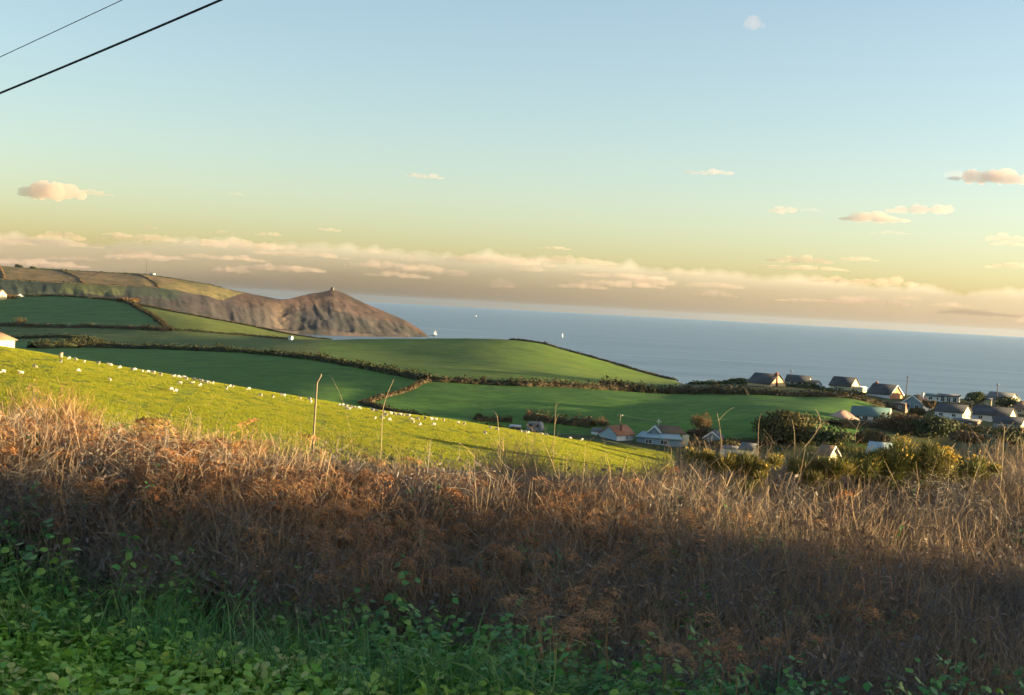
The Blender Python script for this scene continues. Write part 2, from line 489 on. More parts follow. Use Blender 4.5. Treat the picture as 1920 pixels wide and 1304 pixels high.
# ------------------------------------------------------------------ the headland across the bay
HS = [(-420, 480, 2300, 2500), (-150, 492, 2250, 2550), (0, 499, 2250, 2620), (60, 503, 2270, 2650), (130, 507, 2300, 2680), (200, 511, 2330, 2710), (270, 514, 2370, 2740), (330, 523, 2420, 2760),
      (390, 533, 2480, 2790), (440, 545, 2540, 2820), (480, 553, 2600, 2850), (525, 561.5, 2700, 2890), (545, 560, 2760, 2920), (562, 556, 2790, 2950), (580, 551, 2800, 2980), (602, 548.5, 2810, 3010), (624, 543, 2820, 3040),
      (645, 550, 2835, 3055), (680, 567, 2870, 3080), (720, 584, 2920, 3100), (760, 601, 2980, 3115), (790, 619, 3050, 3130), (806, 633.5, 3110, 3140), (815, 640, 3125, 3145)]
def build_headland():
    px = np.array([h[0] for h in HS], float)
    ridge = np.array([ptn(h[0], h[1], h[3]) for h in HS])
    foot = np.array([[pt(h[0], h[1], h[2]).x, h[2]] for h in HS])
    s = np.concatenate([np.linspace(-420, -20, 30), np.linspace(-15, 815, 360)])
    rd = np.interp(s, px, ridge[:, 1]); fd = np.interp(s, px, foot[:, 1])
    # smooth the skyline a little
    rz = np.interp(s, px, ridge[:, 2]); us = np.interp(s, px, ridge[:, 0] / ridge[:, 1])
    k = np.array([1, 2, 3, 2, 1.]) / 9; rz2 = np.convolve(np.pad(rz, 2, 'edge'), k, 'valid')
    t = np.concatenate([np.linspace(-.12, 1, 130), np.linspace(1.02, 2.2, 30)])
    T, S = np.meshgrid(t, np.arange(len(s)), indexing='ij')
    D = np.where(T <= 1, fd[S] + (rd[S] - fd[S]) * T, rd[S] + (rd[S] - fd[S] + 60) * (T - 1))
    X = us[S] * D; Zr = rz2[S]
    plate = sstep(560, 300, s)[S]          # plateau with fields on the left, steep slopes on the right
    prof_a = np.interp(T, [-.12, 0, .06, .30, .42, .60, .8, 1, 1.4, 2.2], [-.10, -.02, .10, .44, .60, .76, .90, 1, .97, .80])
    prof_b = np.interp(T, [-.12, 0, .05, .20, .5, .8, 1, 1.2, 1.6, 2.2], [-.12, -.02, .12, .27, .56, .86, 1, .86, .3, -.2])
    prof = prof_a * plate + prof_b * (1 - plate)
    Z = SEA_Z + (Zr - SEA_Z) * prof
    # gullies running down the face, stronger on the steep part
    face = sstep(-.02, .12, T) * sstep(.98, .62, T)
    sx = s[S]
    g = np.abs(fbm(sx * .020 + T * .8, T * .9 + 3, 4, 5)) * 2 + .6 * np.abs(fbm(sx * .06 + T * 1.5, T * 2.5, 3, 8))
    Z = Z - face * g * (13 * (1 - plate) + 6 * plate * sstep(.62, .40, T))
    # the landslip hollow left of the knoll faces the sun
    hol = np.exp(-((sx - 528) / 17.0) ** 2) * sstep(.02, .25, T) * sstep(1.0, .75, T)
    Z = Z - hol * 9
    Z = Z + fbm(X * .045, D * .045, 4, 33) * 3.5 * sstep(.0, .1, T) * sstep(1.0, .9, T) * (1 - plate * .75)
    rk = fbm(X * .012, D * .012, 5, 21) * 9 * face * (1 - plate * .8)
    Z = Z + rk
    V = np.stack([X, D, Z], -1).reshape(-1, 3)
    ns = len(s); i = np.arange(len(t) - 1)[:, None] * ns; j = np.arange(ns - 1)[None]
    F = np.stack([i + j, i + j + 1, i + ns + j + 1, i + ns + j], -1).reshape(-1, 4)
    me = mesh_np("headland", V, F, True)
    # land cover: stubble, pasture, heather and bracken, bare rock; distance haze greyed into it
    sf, tf = sx.ravel(), T.ravel()
    col = np.zeros((len(V), 4), np.float32); col[:, 3] = 1
    heath = np.array((.060, .050, .052)); brack = np.array((.078, .054, .050)); scrub = np.array((.054, .054, .056))
    nz = fbm(sf * .03, tf * 5, 4, 31) + .5
    base = scrub[None] * (1 - nz[:, None]) + heath[None] * nz[:, None]
    up = sstep(.45, .8, tf + .25 * (nz - .5)) * sstep(330, 470, sf)
    base = base * (1 - up[:, None]) + brack[None] * up[:, None]
    rock = (np.exp(-((sf - 530) / 15) ** 2) * sstep(.1, .3, tf) * sstep(1.0, .7, tf) + np.exp(-((sf - 715) / 9) ** 2 - ((tf - .28) / .16) ** 2) + np.exp(-((sf - 632) / 16) ** 2 - ((tf - .52) / .06) ** 2)) * sstep(.4, .6, vnoise(sf * .3, tf * 26, 4))
    base = base * (1 - rock[:, None]) + np.array((.12, .095, .075))[None] * rock[:, None]
    def field(px0, px1, t0, t1, skew, c):
        q = sf + skew * (tf - t0)
        m = (q > px0) & (q < px1) & (tf > t0 + .03 * fbm(sf * .02, sf * 0, 2, 40)) & (tf < t1)
        base[m] = np.array(c)
    tan, olive, green, teal = (.22, .165, .085), (.17, .15, .07), (.11, .125, .055), (.055, .070, .052)
    field(-500, 0, .40, 1.0, -60, olive)
    field(-500, 108, .36, .60, -60, teal)
    field(4, 150, .60, .97, -90, tan); field(150, 300, .62, .97, -110, tan); field(300, 420, .62, .97, -110, olive)
    field(112, 232, .42, .60, -40, green); field(232, 330, .42, .62, -60, teal)
    field(-500, 430, .97, 1.3, 0, (.12, .12, .05))
    col[:, :3] = base * (.85 + .3 * vnoise(sf * .15, tf * 60, 6))[:, None]
    at = me.color_attributes.new("cover", 'FLOAT_COLOR', 'POINT')
    at.data.foreach_set('color', col.ravel())
    k = NT("headland_cover"); p = k.pos()
    c = k.n('ShaderNodeAttribute', _attribute_name="cover").outputs[0]
    c = k.mix(1.0, k.mix(.85, c, k.ramp(k.noise(p, .05, 6, .75), [(.32, (.50,) * 3), (.66, (1.05,) * 3)]), 'MULTIPLY'), k.ramp(k.noise(p, .011, 5, .7, .5), [(.38, (.55, .62, .60)), (.6, (1.15, 1.05, 1.0))]), 'MULTIPLY')
    m = k.principled(c, .9, .1, k.bump(k.noise(p, .06, 6, .7), 1.2))
    o = link("headland", me, m)
    tag(o, "brown and green headland with a conical tip across the bay", "headland", kind="structure")
    # surface lookup for things that stand on it
    def at_st(ss, tt):
        a = int(np.argmin(np.abs(t - tt))); b = int(np.argmin(np.abs(s - ss)))
        return Vector(V.reshape(len(t), ns, 3)[a, b])
    return at_st
head_at = build_headland()

# ------------------------------------------------------------------ haze: one closed box of air round everything
def build_haze(density=1.5e-5):
    mb = MB(); mb.box(-27500, 27500, -27500, 27500, SEA_Z - 8, 34)
    k = NT("haze_air")
    v = k.n('ShaderNodeVolumePrincipled', Color=(.55, .74, 1.0), Density=density, Anisotropy=.6)
    k.t.links.new(v.outputs[0], k.out.inputs['Volume'])
    o = mb.build("haze", k.m)
    tag(o, "thin sea haze filling the air over the bay", "haze", kind="stuff")
build_haze()

# ------------------------------------------------------------------ materials of the middle distance
M = {}
M['hedge'] = mat_leaf("hedge_leaf", [(.040, .036, .018), (.065, .050, .026), (.085, .062, .034), (.045, .050, .020)], .8, .12, .1, .15)
M['hedge_core'] = mat_flat("hedge_core", (.030, .026, .016), .95, .3, .4)
M['scrub'] = mat_leaf("scrub_leaf", [(.14, .080, .038), (.18, .11, .05), (.10, .070, .036), (.07, .060, .028)], .8, .12, .1, .2)
M['bush_green'] = mat_leaf("bush_green", [(.035, .050, .018), (.055, .070, .022), (.045, .055, .026), (.07, .075, .028)], .7, .15, .15, .3)
M['bush_brown'] = mat_leaf("bush_brown", [(.11, .068, .040), (.16, .095, .050), (.09, .060, .034), (.13, .085, .04)], .8, .12, .1, .3)
M['bush_olive'] = mat_leaf("bush_olive", [(.070, .062, .024), (.10, .080, .030), (.060, .058, .022), (.12, .085, .04)], .8, .12, .1, .3)
M['bark'] = mat_flat("bark", (.075, .055, .038), .9, .3, 3.0, .01)
M['wood_grey'] = mat_flat("weathered_wood", (.20, .16, .11), .85, .25, 6.0, .002)
M['pole_wood'] = mat_flat("pole_wood", (.085, .07, .055), .85, .2, 3.0)
M['wool'] = mat_flat("sheep_wool", (.42, .385, .33), .95, .15, 5.0, .02, .05)
M['white_wall'] = mat_flat("white_render", (.66, .67, .68), .8, .06, .8)
M['cream_wall'] = mat_flat("cream_render", (.58, .50, .32), .8, .06, .8)
M['tan_wall'] = mat_flat("tan_render", (.52, .38, .22), .8, .08, .8)
M['brick_wall'] = mat_flat("brick_wall", (.42, .20, .10), .85, .15, 2.0)
M['blue_wall'] = mat_flat("blue_boards", (.22, .30, .34), .7, .08, 1.0)
M['paleblue'] = mat_flat("pale_blue_roof", (.34, .46, .52), .6, .08, 1.0)
M['teal_roof'] = mat_flat("teal_roof", (.095, .165, .165), .6, .08, 1.0)
M['slate'] = mat_flat("slate_roof", (.055, .055, .062), .6, .2, 1.2)
M['grey_roof'] = mat_flat("grey_felt_roof", (.14, .14, .145), .75, .12, 1.0)
M['brown_roof'] = mat_flat("brown_tile_roof", (.20, .13, .085), .8, .15, 1.5)
M['terracotta'] = mat_flat("terracotta_roof", (.40, .17, .09), .8, .15, 1.5)
M['pink_roof'] = mat_flat("pink_roof", (.45, .28, .22), .8, .1, 1.5)
M['trim'] = mat_flat("white_trim", (.80, .80, .78), .5, .04, 1.0)
M['chimney'] = mat_flat("chimney_brick", (.16, .075, .05), .85, .15, 3.0)
M['brown_boards'] = mat_flat("brown_boards", (.15, .10, .08), .8, .15, 2.0)
M['stone'] = mat_flat("grey_stone", (.10, .09, .08), .9, .2, .5)
M['dark_metal'] = mat_flat("dark_metal", (.05, .05, .055), .5, .1, 2.0)
def _glass():
    k = NT("window_glass")
    return k.principled((.03, .04, .05), .08, .6)
M['glass'] = _glass()
M['sail'] = mat_flat("sail_cloth", (.60, .61, .63), .6, .03, .3)
M['hull'] = mat_flat("boat_hull", (.5, .5, .52), .4, .03, .3)

# ------------------------------------------------------------------ foliage
def leaf_quads(C, N, size, rng, jitter=.9):
    """one small bent quad per point, tilted around the outward direction N"""
    n = len(C)
    A = rng.normal(size=(n, 3)); N = N + rng.normal(size=(n, 3)) * jitter
    N /= np.linalg.norm(N, axis=1)[:, None] + 1e-9
    A -= (A * N).sum(1)[:, None] * N; A /= np.linalg.norm(A, axis=1)[:, None] + 1e-9
    B = np.cross(N, A)
    s = size * rng.uniform(.6, 1.4, (n, 1)); t = s * rng.uniform(.45, .8, (n, 1))
    V = np.stack([C - A * s, C - B * t, C + A * s + N * s * .25, C + B * t], 1).reshape(-1, 3)
    F = np.arange(n * 4).reshape(-1, 4)
    return V, F

def hedge(name, label, pts, h, w, mat, per_m=16, leaf=.32, seed=0, core=True, raw=False, ragged=.5, group=None):
    if not raw: h *= K * .58; w *= K; leaf *= K * .72; per_m *= 1.15
    rng = np.random.default_rng(seed + 100)
    P = np.array([ptn(*p) for p in pts]) if not raw else np.array(pts, float)
    seg = np.linalg.norm(np.diff(P[:, :2], axis=0), axis=1); L = np.concatenate([[0], np.cumsum(seg)])
    n = max(6, int(L[-1] / 1.6)); s = np.linspace(0, L[-1], n)
    x = np.interp(s, L, P[:, 0]); y = np.interp(s, L, P[:, 1])
    wob = fbm(s * .06, s * 0 + seed, 3, seed) * 3.0
    tx = np.gradient(x); ty = np.gradient(y); q = np.hypot(tx, ty) + 1e-9
    nx, ny = -ty / q, tx / q
    x = x + nx * wob; y = y + ny * wob
    z = land_z(x, y) if not raw else np.interp(s, L, P[:, 2])
    hh = h * (1 + ragged * 2.2 * fbm(s * .10, s * 0 + 3, 4, seed + 1) + .25 * ragged * rng.normal(size=n)); hh = np.maximum(hh, h * .35)
    ww = w * (1 + .8 * fbm(s * .12, s * 0 + 8, 3, seed + 2))
    mb = MB()
    prof = [(-.42, -.15), (-.36, .35), (-.2, .62), (.03, .72), (.22, .60), (.36, .33), (.42, -.15)]
    k = len(prof); C = []
    for a, b in prof:
        jit = rng.normal(size=n) * .10
        C.append(np.stack([x + nx * ww * (a + jit), y + ny * ww * (a + jit), z + hh * (b * .86 + (.06 * rng.normal(size=n) if b > 0 else -.25))], -1))
    C = np.stack(C, 1)
    i = np.arange(n - 1)[:, None] * k; j = np.arange(k - 1)[None]
    mb.add(C.reshape(-1, 3), np.stack([i + j, i + k + j, i + k + j + 1, i + j + 1], -1).reshape(-1, 4))
    m = int(L[-1] * per_m)
    si = rng.uniform(0, n - 1.001, m); i0 = si.astype(int); f = si - i0
    lx = x[i0] * (1 - f) + x[i0 + 1] * f; ly = y[i0] * (1 - f) + y[i0 + 1] * f; lzv = z[i0] * (1 - f) + z[i0 + 1] * f
    an = rng.uniform(-1.6, 1.6, m); rr = rng.uniform(.55, 1.14, m) ** .7
    ax = np.sin(an) * .5 * ww[i0] * rr; az = np.maximum(np.cos(an) * hh[i0] * rr, .02)
    Cc = np.stack([lx + nx[i0] * ax, ly + ny[i0] * ax, lzv + az], -1)
    N = np.stack([nx[i0] * np.sin(an), ny[i0] * np.sin(an), np.cos(an)], -1)
    mb.add(*leaf_quads(Cc, N, leaf, rng))
    o = mb.build(name, mat)
    tag(o, label, "hedge", group)
    return o

HEDGES = [
 ("Hedge along the top", [(130, 639, 602), (210, 652, 580), (300, 655, 560), (450, 661, 510), (600, 676, 455), (700, 695, 415), (800, 714, 385)], 3.6, 4.5, 'hedge', 14, .40,
  "dark shaded hedge sloping across the top of the valley field"),
 ("", [(800, 714, 385), (900, 720, 388), (1000, 724, 390), (1100, 728, 395), (1180, 732, 400)], 2.8, 4.0, 'hedge', 14, .40, "dark level hedge between the rounded hill and the lower field"),
 ("", [(1130, 728, 406), (1180, 733, 402), (1250, 738, 404), (1330, 738, 404), (1400, 741, 404)], 4.4, 9.0, 'hedge', 22, .45, "thick dark hedge bank right of the rounded hill"),
 ("", [(1390, 741, 404), (1450, 744, 404), (1500, 746, 404), (1600, 749, 406), (1690, 753, 412)], 2.6, 5.0, 'hedge', 18, .40, "dark hedge bank below the row of hilltop bungalows"),
 ("", [(1300, 716, 500), (1360, 722, 480), (1430, 727, 452), (1500, 733, 448), (1560, 739, 444), (1620, 742, 440)], 2.3, 7.0, 'bush_green', 18, .42, "green scrub bank just under the hilltop bungalows"),
 ("", [(800, 716, 383), (765, 735, 360), (735, 745, 348), (700, 753, 330), (680, 757, 320)], 1.15, 2.4, 'hedge', 16, .35, "short hedge dividing the two valley fields"),
 ("", [(-40, 613, 762), (0, 612, 760), (60, 620, 752), (110, 617, 745), (170, 615, 740), (240, 616, 730), (320, 619, 720)], 3.6, 6.0, 'hedge', 12, .5, "dark hedge along the foot of the shaded hilltop field"),
 ("", [(320, 619, 728), (380, 623, 732), (420, 627, 735), (480, 632, 740), (545, 638, 745)], 1.8, 3.0, 'hedge', 10, .45, "thin hedge below the sunlit crest field"),
 ("", [(236, 566, 962), (262, 579, 900), (285, 592, 845), (305, 606, 775), (318, 616, 730)], 3.4, 4.0, 'hedge', 12, .45, "hedge running down the far hill between shaded and sunlit field"),
 ("", [(-40, 559, 1000), (20, 558, 1004), (80, 557, 1025), (120, 556, 1030), (170, 560, 1010), (236, 567, 962)], 3.0, 4.0, 'hedge', 10, .5, "skyline hedge on the far left hilltop"),
 ("", [(258, 571, 940), (330, 586, 905), (400, 599, 890), (480, 614, 880), (530, 624, 860), (560, 630, 850), (620, 637, 840)], 1.3, 3.0, 'scrub', 11, .42, "low brown hedge on the crest of the sunlit far field"),
 ("", [(-20, 640, 660), (40, 636, 655), (90, 632, 650), (130, 630, 645), (160, 634, 630), (190, 645, 600), (212, 653, 582)], 3.0, 5.0, 'hedge', 12, .45, "bent hedge in the shaded hollow at far left"),
 ("", [(60, 650, 520), (110, 648, 540), (150, 646, 560), (200, 650, 575)], 4.5, 7.0, 'hedge', 14, .5, "dark thicket in the hollow above the sheep pasture"),
 ("", [(955, 638, 750), (1010, 644, 745), (1060, 657, 740), (1100, 668, 732), (1150, 682, 720), (1200, 696, 702), (1268, 714, 679)], 1.7, 3.2, 'hedge', 13, .42, "low ragged hedge along the seaward edge of the rounded hill"),
 ("", [(22, 659, 268), (60, 666, 266), (110, 676, 266), (150, 683, 266), (200, 692, 267)], 1.6, 3.5, 'scrub', 26, .25, "rusty brown bracken hedge at the left end of the pasture crest"),
 ("", [(690, 762, 320), (740, 775, 310), (790, 786, 302), (850, 798, 300), (900, 804, 300), (940, 808, 302)], 1.9, 3.5, 'hedge', 24, .26, "dark hedge behind the pasture crest left of the clutter"),
 ("", [(890, 797, 312), (930, 800, 314), (960, 803, 314)], 2.0, 3.0, 'scrub', 26, .25, "brown scrub strip beside the round bush behind the pasture"),
 ("", [(985, 805, 318), (1030, 808, 316), (1070, 812, 314), (1110, 818, 312)], 3.4, 6.0, 'scrub', 26, .28, "brown thicket behind the pasture left of the cream chalet"),
 ("", [(1290, 832, 300), (1340, 836, 300), (1400, 838, 298), (1460, 842, 296)], 2.0, 5.0, 'hedge', 22, .28, "dark hedge right of the blue chalet"),
 ("", [(1560, 812, 322), (1600, 810, 328), (1650, 808, 335), (1700, 806, 356), (1760, 812, 352)], 2.6, 6.0, 'hedge', 22, .30, "dark garden hedge below the teal roofed chalet"),
 ("", [(1770, 806, 362), (1820, 814, 350), (1870, 820, 345), (1935, 822, 345)], 2.6, 7.0, 'bush_olive', 22, .30, "olive brown garden hedge below the lowest right bungalows"),
 ("", [(1690, 752, 432), (1760, 757, 428), (1830, 762, 424), (1880, 764, 424), (1935, 768, 420)], 1.9, 4.0, 'bush_olive', 18, .35, "hedge between the upper and lower village rows at right"),
]
for i, (_, pts, h, w, mt, per, lf, lab) in enumerate(HEDGES):
    hedge("hedge", lab, pts, h, w, M[mt], per, lf, seed=i * 7 + 1)

def bush(name, label, px, py, d, w, h, mat, n=1800, leaf=.35, lobes=9, seed=0, twiggy=False, cat="bush", depth=None, flat=.0, zoff=0.0, base=None):
    """rounded shrub: trunk with limbs, and a crown of leaf faces spread over many uneven lobes"""
    rng = np.random.default_rng(seed + 900)
    p = pt(px, py, d)
    loc = Vector((p.x, p.y, (p.z if base is None else base) + zoff))
    root = empty(name, loc, rng.uniform(0, 6.28))
    if d < 1600: root.scale = (K, K, K)
    tag(root, label, cat)
    dp = depth or w
    mb = MB()
    for k in range(5):
        a = rng.uniform(0, 6.28); r = rng.uniform(.15, .38)
        tip = np.array((math.cos(a) * w * r, math.sin(a) * dp * r, h * rng.uniform(.55, .85)))
        mid = tip * np.array((.35, .35, .5))
        mb.tube([np.array((0, 0, -.4)) + tip * .02, mid, tip], [.05 * h * .5 + .04, .03 * h * .5 + .02, .015], 5)
    mb.build("trunk", M['bark'], root)
    V = MB()
    per = n // lobes
    for k in range(lobes):
        a = rng.uniform(0, 6.28); r = math.sqrt(rng.uniform(0, 1)) * .34
        cz = h * rng.uniform(.30, .72) if k else h * .5
        c = np.array((math.cos(a) * w * r, math.sin(a) * dp * r, cz))
        R = np.array((w, dp, h)) * rng.uniform(.18, .32) * np.array((1, 1, .95))
        m = int(per * .8)
        u = rng.normal(size=(m, 3)); u /= np.linalg.norm(u, axis=1)[:, None]
        rad = rng.uniform(.55, 1.12, (m, 1)) ** .5
        C = c + u * R * rad
        C[:, 2] = np.maximum(C[:, 2], h * .02)
        if flat: C[:, 2] = np.minimum(C[:, 2], h * (1 - flat * rng.uniform(0, 1, m)))
        if twiggy:
            up = np.array((0, 0, 1.2)) + u * .6
            up /= np.linalg.norm(up, axis=1)[:, None]
            L = leaf * rng.uniform(1.0, 3.2, (m, 1)); S = np.cross(up, rng.normal(size=(m, 3))); S /= np.linalg.norm(S, axis=1)[:, None]
            S *= leaf * .12
            Q = np.stack([C - S, C + S, C + up * L + S * .3, C + up * L - S * .3], 1).reshape(-1, 3)
            V.add(Q, np.arange(m * 4).reshape(-1, 4))
        else:
            V.add(*leaf_quads(C, u, leaf, rng))
    V.build("crown", mat, root)
    return root

BUSHES = [
 ("round_bush", "big rounded dark bush between the lower field and the teal chalet", 1478, 838, 300, 15.5, 8.2, 'bush_olive', 6500, .34, 26, False, "bush"),
 ("bush", "dark green bush on the right flank of the biggest round bush", 1560, 842, 290, 8.5, 4.8, 'bush_green', 3000, .32, 14, False, "bush"),
 ("bare_tree", "pale brown feathery bare tree beside the blue chalet", 1313, 812, 312, 4.6, 4.6, 'bush_brown', 1800, .30, 12, True, "tree"),
 ("bush", "low reddish brown bush under the feathery bare tree", 1318, 826, 306, 7.0, 2.6, 'bush_brown', 1500, .30, 10, False, "bush"),
 ("bush", "wide reddish brown bush below the brown shed", 1690, 822, 330, 11.5, 6.2, 'bush_brown', 4200, .32, 20, False, "bush"),
 ("bush", "dark green bush left of the white chalet with small flat roof", 1752, 826, 325, 10.5, 6.4, 'bush_green', 4200, .32, 20, False, "bush"),
 ("bush", "dark rounded bush on the skyline between the right hand bungalows", 1832, 760, 428, 6.8, 4.2, 'bush_green', 1800, .34, 12, False, "bush"),
 ("bush", "dark bush in front of the topmost right bungalow", 1888, 764, 418, 7.0, 3.2, 'bush_green', 1700, .34, 12, False, "bush"),
 ("bush", "brown bush against the brown hipped roof bungalow", 1742, 768, 410, 4.0, 3.0, 'bush_brown', 1000, .32, 8, False, "bush"),
 ("bush", "small olive bush right of the brown shed", 1722, 780, 400, 5.5, 2.6, 'bush_olive', 1100, .32, 8, False, "bush"),
 ("round_bush", "small round green bush standing behind the pasture crest", 899, 796, 316, 2.3, 2.6, 'bush_green', 900, .22, 8, False, "bush"),
 ("bush", "orange brown bush above the cream chalet", 1128, 812, 316, 4.0, 3.6, 'bush_brown', 1200, .26, 10, True, "bush"),
 ("bush", "dark mound of gorse on the far hill at the hedge top", 240, 569, 958, 14.0, 4.6, 'scrub', 1500, .6, 10, False, "bush"),
 ("bush", "dark shrubs left of the hilltop bungalows", 1385, 718, 470, 5.0, 1.6, 'bush_green', 900, .36, 8, False, "bush"),
 ("bush", "small dark tree on the headland skyline, the larger of two", 36, 503.5, 2640, 14, 7.5, 'bush_green', 500, 1.6, 6, False, "tree"),
 ("bush", "small dark tree on the headland skyline, the smaller of two", 62, 505, 2650, 12, 5.0, 'bush_green', 400, 1.6, 6, False, "tree"),
 ("bush", "pale dead shrub in the shaded hollow at left", 40, 611, 756, 9.0, 4.5, 'scrub', 700, .5, 8, True, "bush"),
]
BUSHES += [
 ("bush", "low olive scrub between the big round bush and the reddish bush", 1628, 836, 300, 8.0, 3.4, 'bush_olive', 2200, .32, 12, False, "bush"),
 ("bush", "low brown scrub right of the dark green garden bush", 1818, 834, 300, 9.0, 3.2, 'bush_brown', 2200, .32, 12, False, "bush"),
 ("bush", "low green scrub under the lowest right bungalow", 1895, 838, 295, 8.0, 3.4, 'bush_green', 2200, .32, 12, False, "bush"),
 ("bush", "low dark scrub left of the pale yellow lit gable", 1362, 846, 285, 6.0, 2.2, 'bush_olive', 1500, .30, 10, False, "bush"),
]
for i, (nm, lab, px, py, d, w, h, mt, n, lf, lb, tw, cat) in enumerate(BUSHES):
    bush(nm, lab, px, py, d, w, h, M[mt], n, lf, lb, seed=i * 3, twiggy=tw, cat=cat)

# ------------------------------------------------------------------ houses
def gable_end(mb, x, W, hw, hr):
    y = W / 2
    mb.quad((x, -y, -1.5), (x, y, -1.5), (x, y, hw), (x, -y, hw)); mb.tri((x, -y, hw), (x, y, hw), (x, 0, hw + hr))

def add_window(root, face, at, z, w, h, L, W, frame_mat):
    """a framed window on face '+x', '-x' or '-y': frame is the part, pane the sub-part"""
    f = MB(); p = MB(); t = .10; b = .09
    def put(mb, a0, a1, z0, z1, d0, d1):
        if face == '-y': mb.box(a0, a1, -W / 2 - d1, -W / 2 - d0, z0, z1)
        elif face == '+y': mb.box(a0, a1, W / 2 + d0, W / 2 + d1, z0, z1)
        elif face == '+x': mb.box(L / 2 + d0, L / 2 + d1, a0, a1, z0, z1)
        else: mb.box(-L / 2 - d1, -L / 2 - d0, a0, a1, z0, z1)
    put(f, at - w / 2, at + w / 2, z, z + b, -.01, t); put(f, at - w / 2, at + w / 2, z + h - b, z + h, -.01, t)
    put(f, at - w / 2, at - w / 2 + b, z + b, z + h - b, -.01, t); put(f, at + w / 2 - b, at + w / 2, z + b, z + h - b, -.01, t)
    put(f, at - .03, at + .03, z + b, z + h - b, -.01, t * .9)
    fo = f.build("window", frame_mat, root)
    put(p, at - w / 2 + b, at + w / 2 - b, z + b, z + h - b, .005, .05)
    p.build("pane", M['glass'], fo)

def house(name, label, px, py, d, L, W, hw, hr, rz, wall, roof, wins=(), chimney=None, barge=False, hip=0.0, over=.35, cat="house", sidewall=None, zoff=0.0):
    """rectangular house, ridge along local x; wins = (face, offset, sill, width, height)"""
    p = pt(px, py, d)
    root = empty(name, (p.x, p.y, p.z + zoff), math.radians(rz)); tag(root, label, cat)
    root.scale = (K, K, K)
    x, y = L / 2, W / 2
    wl = MB()
    wl.quad((-x, -y, -1.5), (x, -y, -1.5), (x, -y, hw), (-x, -y, hw)); wl.quad((x, y, -1.5), (-x, y, -1.5), (-x, y, hw), (x, y, hw))
    if hip <= 0:
        if sidewall is None:
            gable_end(wl, x, W, hw, hr); gable_end(wl, -x, W, hw, hr)
        else:
            gable_end(wl, -x, W, hw, hr)
            g = MB(); gable_end(g, x, W, hw, hr); g.build("gable_wall", sidewall, root)
    else:
        wl.quad((x, -y, -1.5), (x, y, -1.5), (x, y, hw), (x, -y, hw)); wl.quad((-x, y, -1.5), (-x, -y, -1.5), (-x, -y, hw), (-x, y, hw))
    wl.build("wall", wall, root)
    r = MB(); t = .14; ex = x + (over if not hip else over); ey = y + over; dz = over * hr / y
    a = max(0, x - hip) if hip else ex
    zt = hw + hr
    r.slab((-ex, -ey, hw - dz), (ex, -ey, hw - dz), (a, 0, zt), (-a, 0, zt), t)
    r.slab((ex, ey, hw - dz), (-ex, ey, hw - dz), (-a, 0, zt), (a, 0, zt), t)
    if hip:
        for sg in (1, -1):
            r.slab((sg * ex, -sg * ey, hw - dz), (sg * ex, sg * ey, hw - dz), (sg * a, .02, zt), (sg * a, -.02, zt), t)
    ro = r.build("roof", roof, root)
    if barge:
        for sg in (-1, 1):
            g = MB(); xb = x + over + .004
            g.slab((xb, sg * ey, hw - dz - .22), (xb, sg * ey, hw - dz + .12), (xb, 0, zt + .14), (xb, 0, zt - .22), .06 if sg > 0 else -.06)
            g.build("barge_board", M['trim'], ro)
    for (face, at, z, w, h) in wins: add_window(root, face, at, z, w, h, L, W, M['trim'])
    if chimney:
        cx, cyy, cw, ch, mt = chimney
        c = MB(); c.box(cx - cw / 2, cx + cw / 2, cyy - cw / 2, cyy + cw / 2, hw * .5, zt + ch); c.box(cx - cw * .6, cx + cw * .6, cyy - cw * .6, cyy + cw * .6, zt + ch - .12, zt + ch + .04)
        co = c.build("chimney", M[mt], root)
        q = MB(); q.tube([(cx, cyy, zt + ch), (cx, cyy, zt + ch + .35)], .13, 6); q.build("chimney_pot", M['terracotta'], co)
    return root

FRONT = (('-y', -1.8, .8, 1.3, 1.0), ('-y', 1.6, .8, 1.3, 1.0))
house("bungalow", "leftmost hilltop bungalow with tan gable and brown chimney on it", 1437, 727, 447, 9.2, 7.6, 1.5, 2.9, -50, M['tan_wall'], M['slate'], (('+x', -2.2, .3, .9, .9),), (4.3, -.6, .9, .5, 'chimney'))
r = house("bungalow", "white hilltop bungalow with dark roof behind a pole", 1497, 724, 470, 7.6, 5.0, 1.5, 2.0, -26, M['white_wall'], M['slate'], (('-y', -1.6, .5, 1.2, .8), ('-y', 1.2, .5, 1.2, .8)))
house("annexe", "small white gabled annexe right of the white hilltop bungalow", 1526, 727, 464, 3.2, 3.0, 1.2, 1.1, -50, M['white_wall'], M['brown_roof'], (('+x', 0, .3, .8, .7),))
house("bungalow", "yellow gabled hilltop bungalow with two roof lights", 1583, 735, 460, 7.4, 6.6, 2.1, 2.7, -40, M['cream_wall'], M['slate'], (('+x', -1.2, .8, .9, 1.0), ('+x', 1.2, .8, .9, 1.0), ('-y', -1.5, .9, 1.2, .9)))
house("conservatory", "cream flat roofed porch right of the yellow gabled bungalow", 1613, 737, 456, 3.0, 2.6, 1.7, .35, -40, M['cream_wall'], M['trim'], (('+x', 0, .6, 1.4, .8),), over=.15)
house("bungalow", "hilltop bungalow with orange brick gable and white barge boards", 1659, 744, 444, 8.0, 7.6, 1.0, 2.9, -46, M['white_wall'], M['slate'], (), (-3.2, 0, .7, .5, 'chimney'), True, sidewall=M['brick_wall'])
house("bungalow", "bungalow with brown hipped roof, blue grey front gable and white chimney", 1718, 768, 418, 8.5, 6.4, 2.0, 2.3, -122, M['white_wall'], M['brown_roof'], (('+x', -1.3, .6, 1.2, 1.1), ('+x', 1.3, .6, 1.2, 1.1), ('+y', 0, .8, 1.3, 1.0)), (-1.5, 1.2, .6, .6, 'white_wall'), True, sidewall=M['blue_wall'])
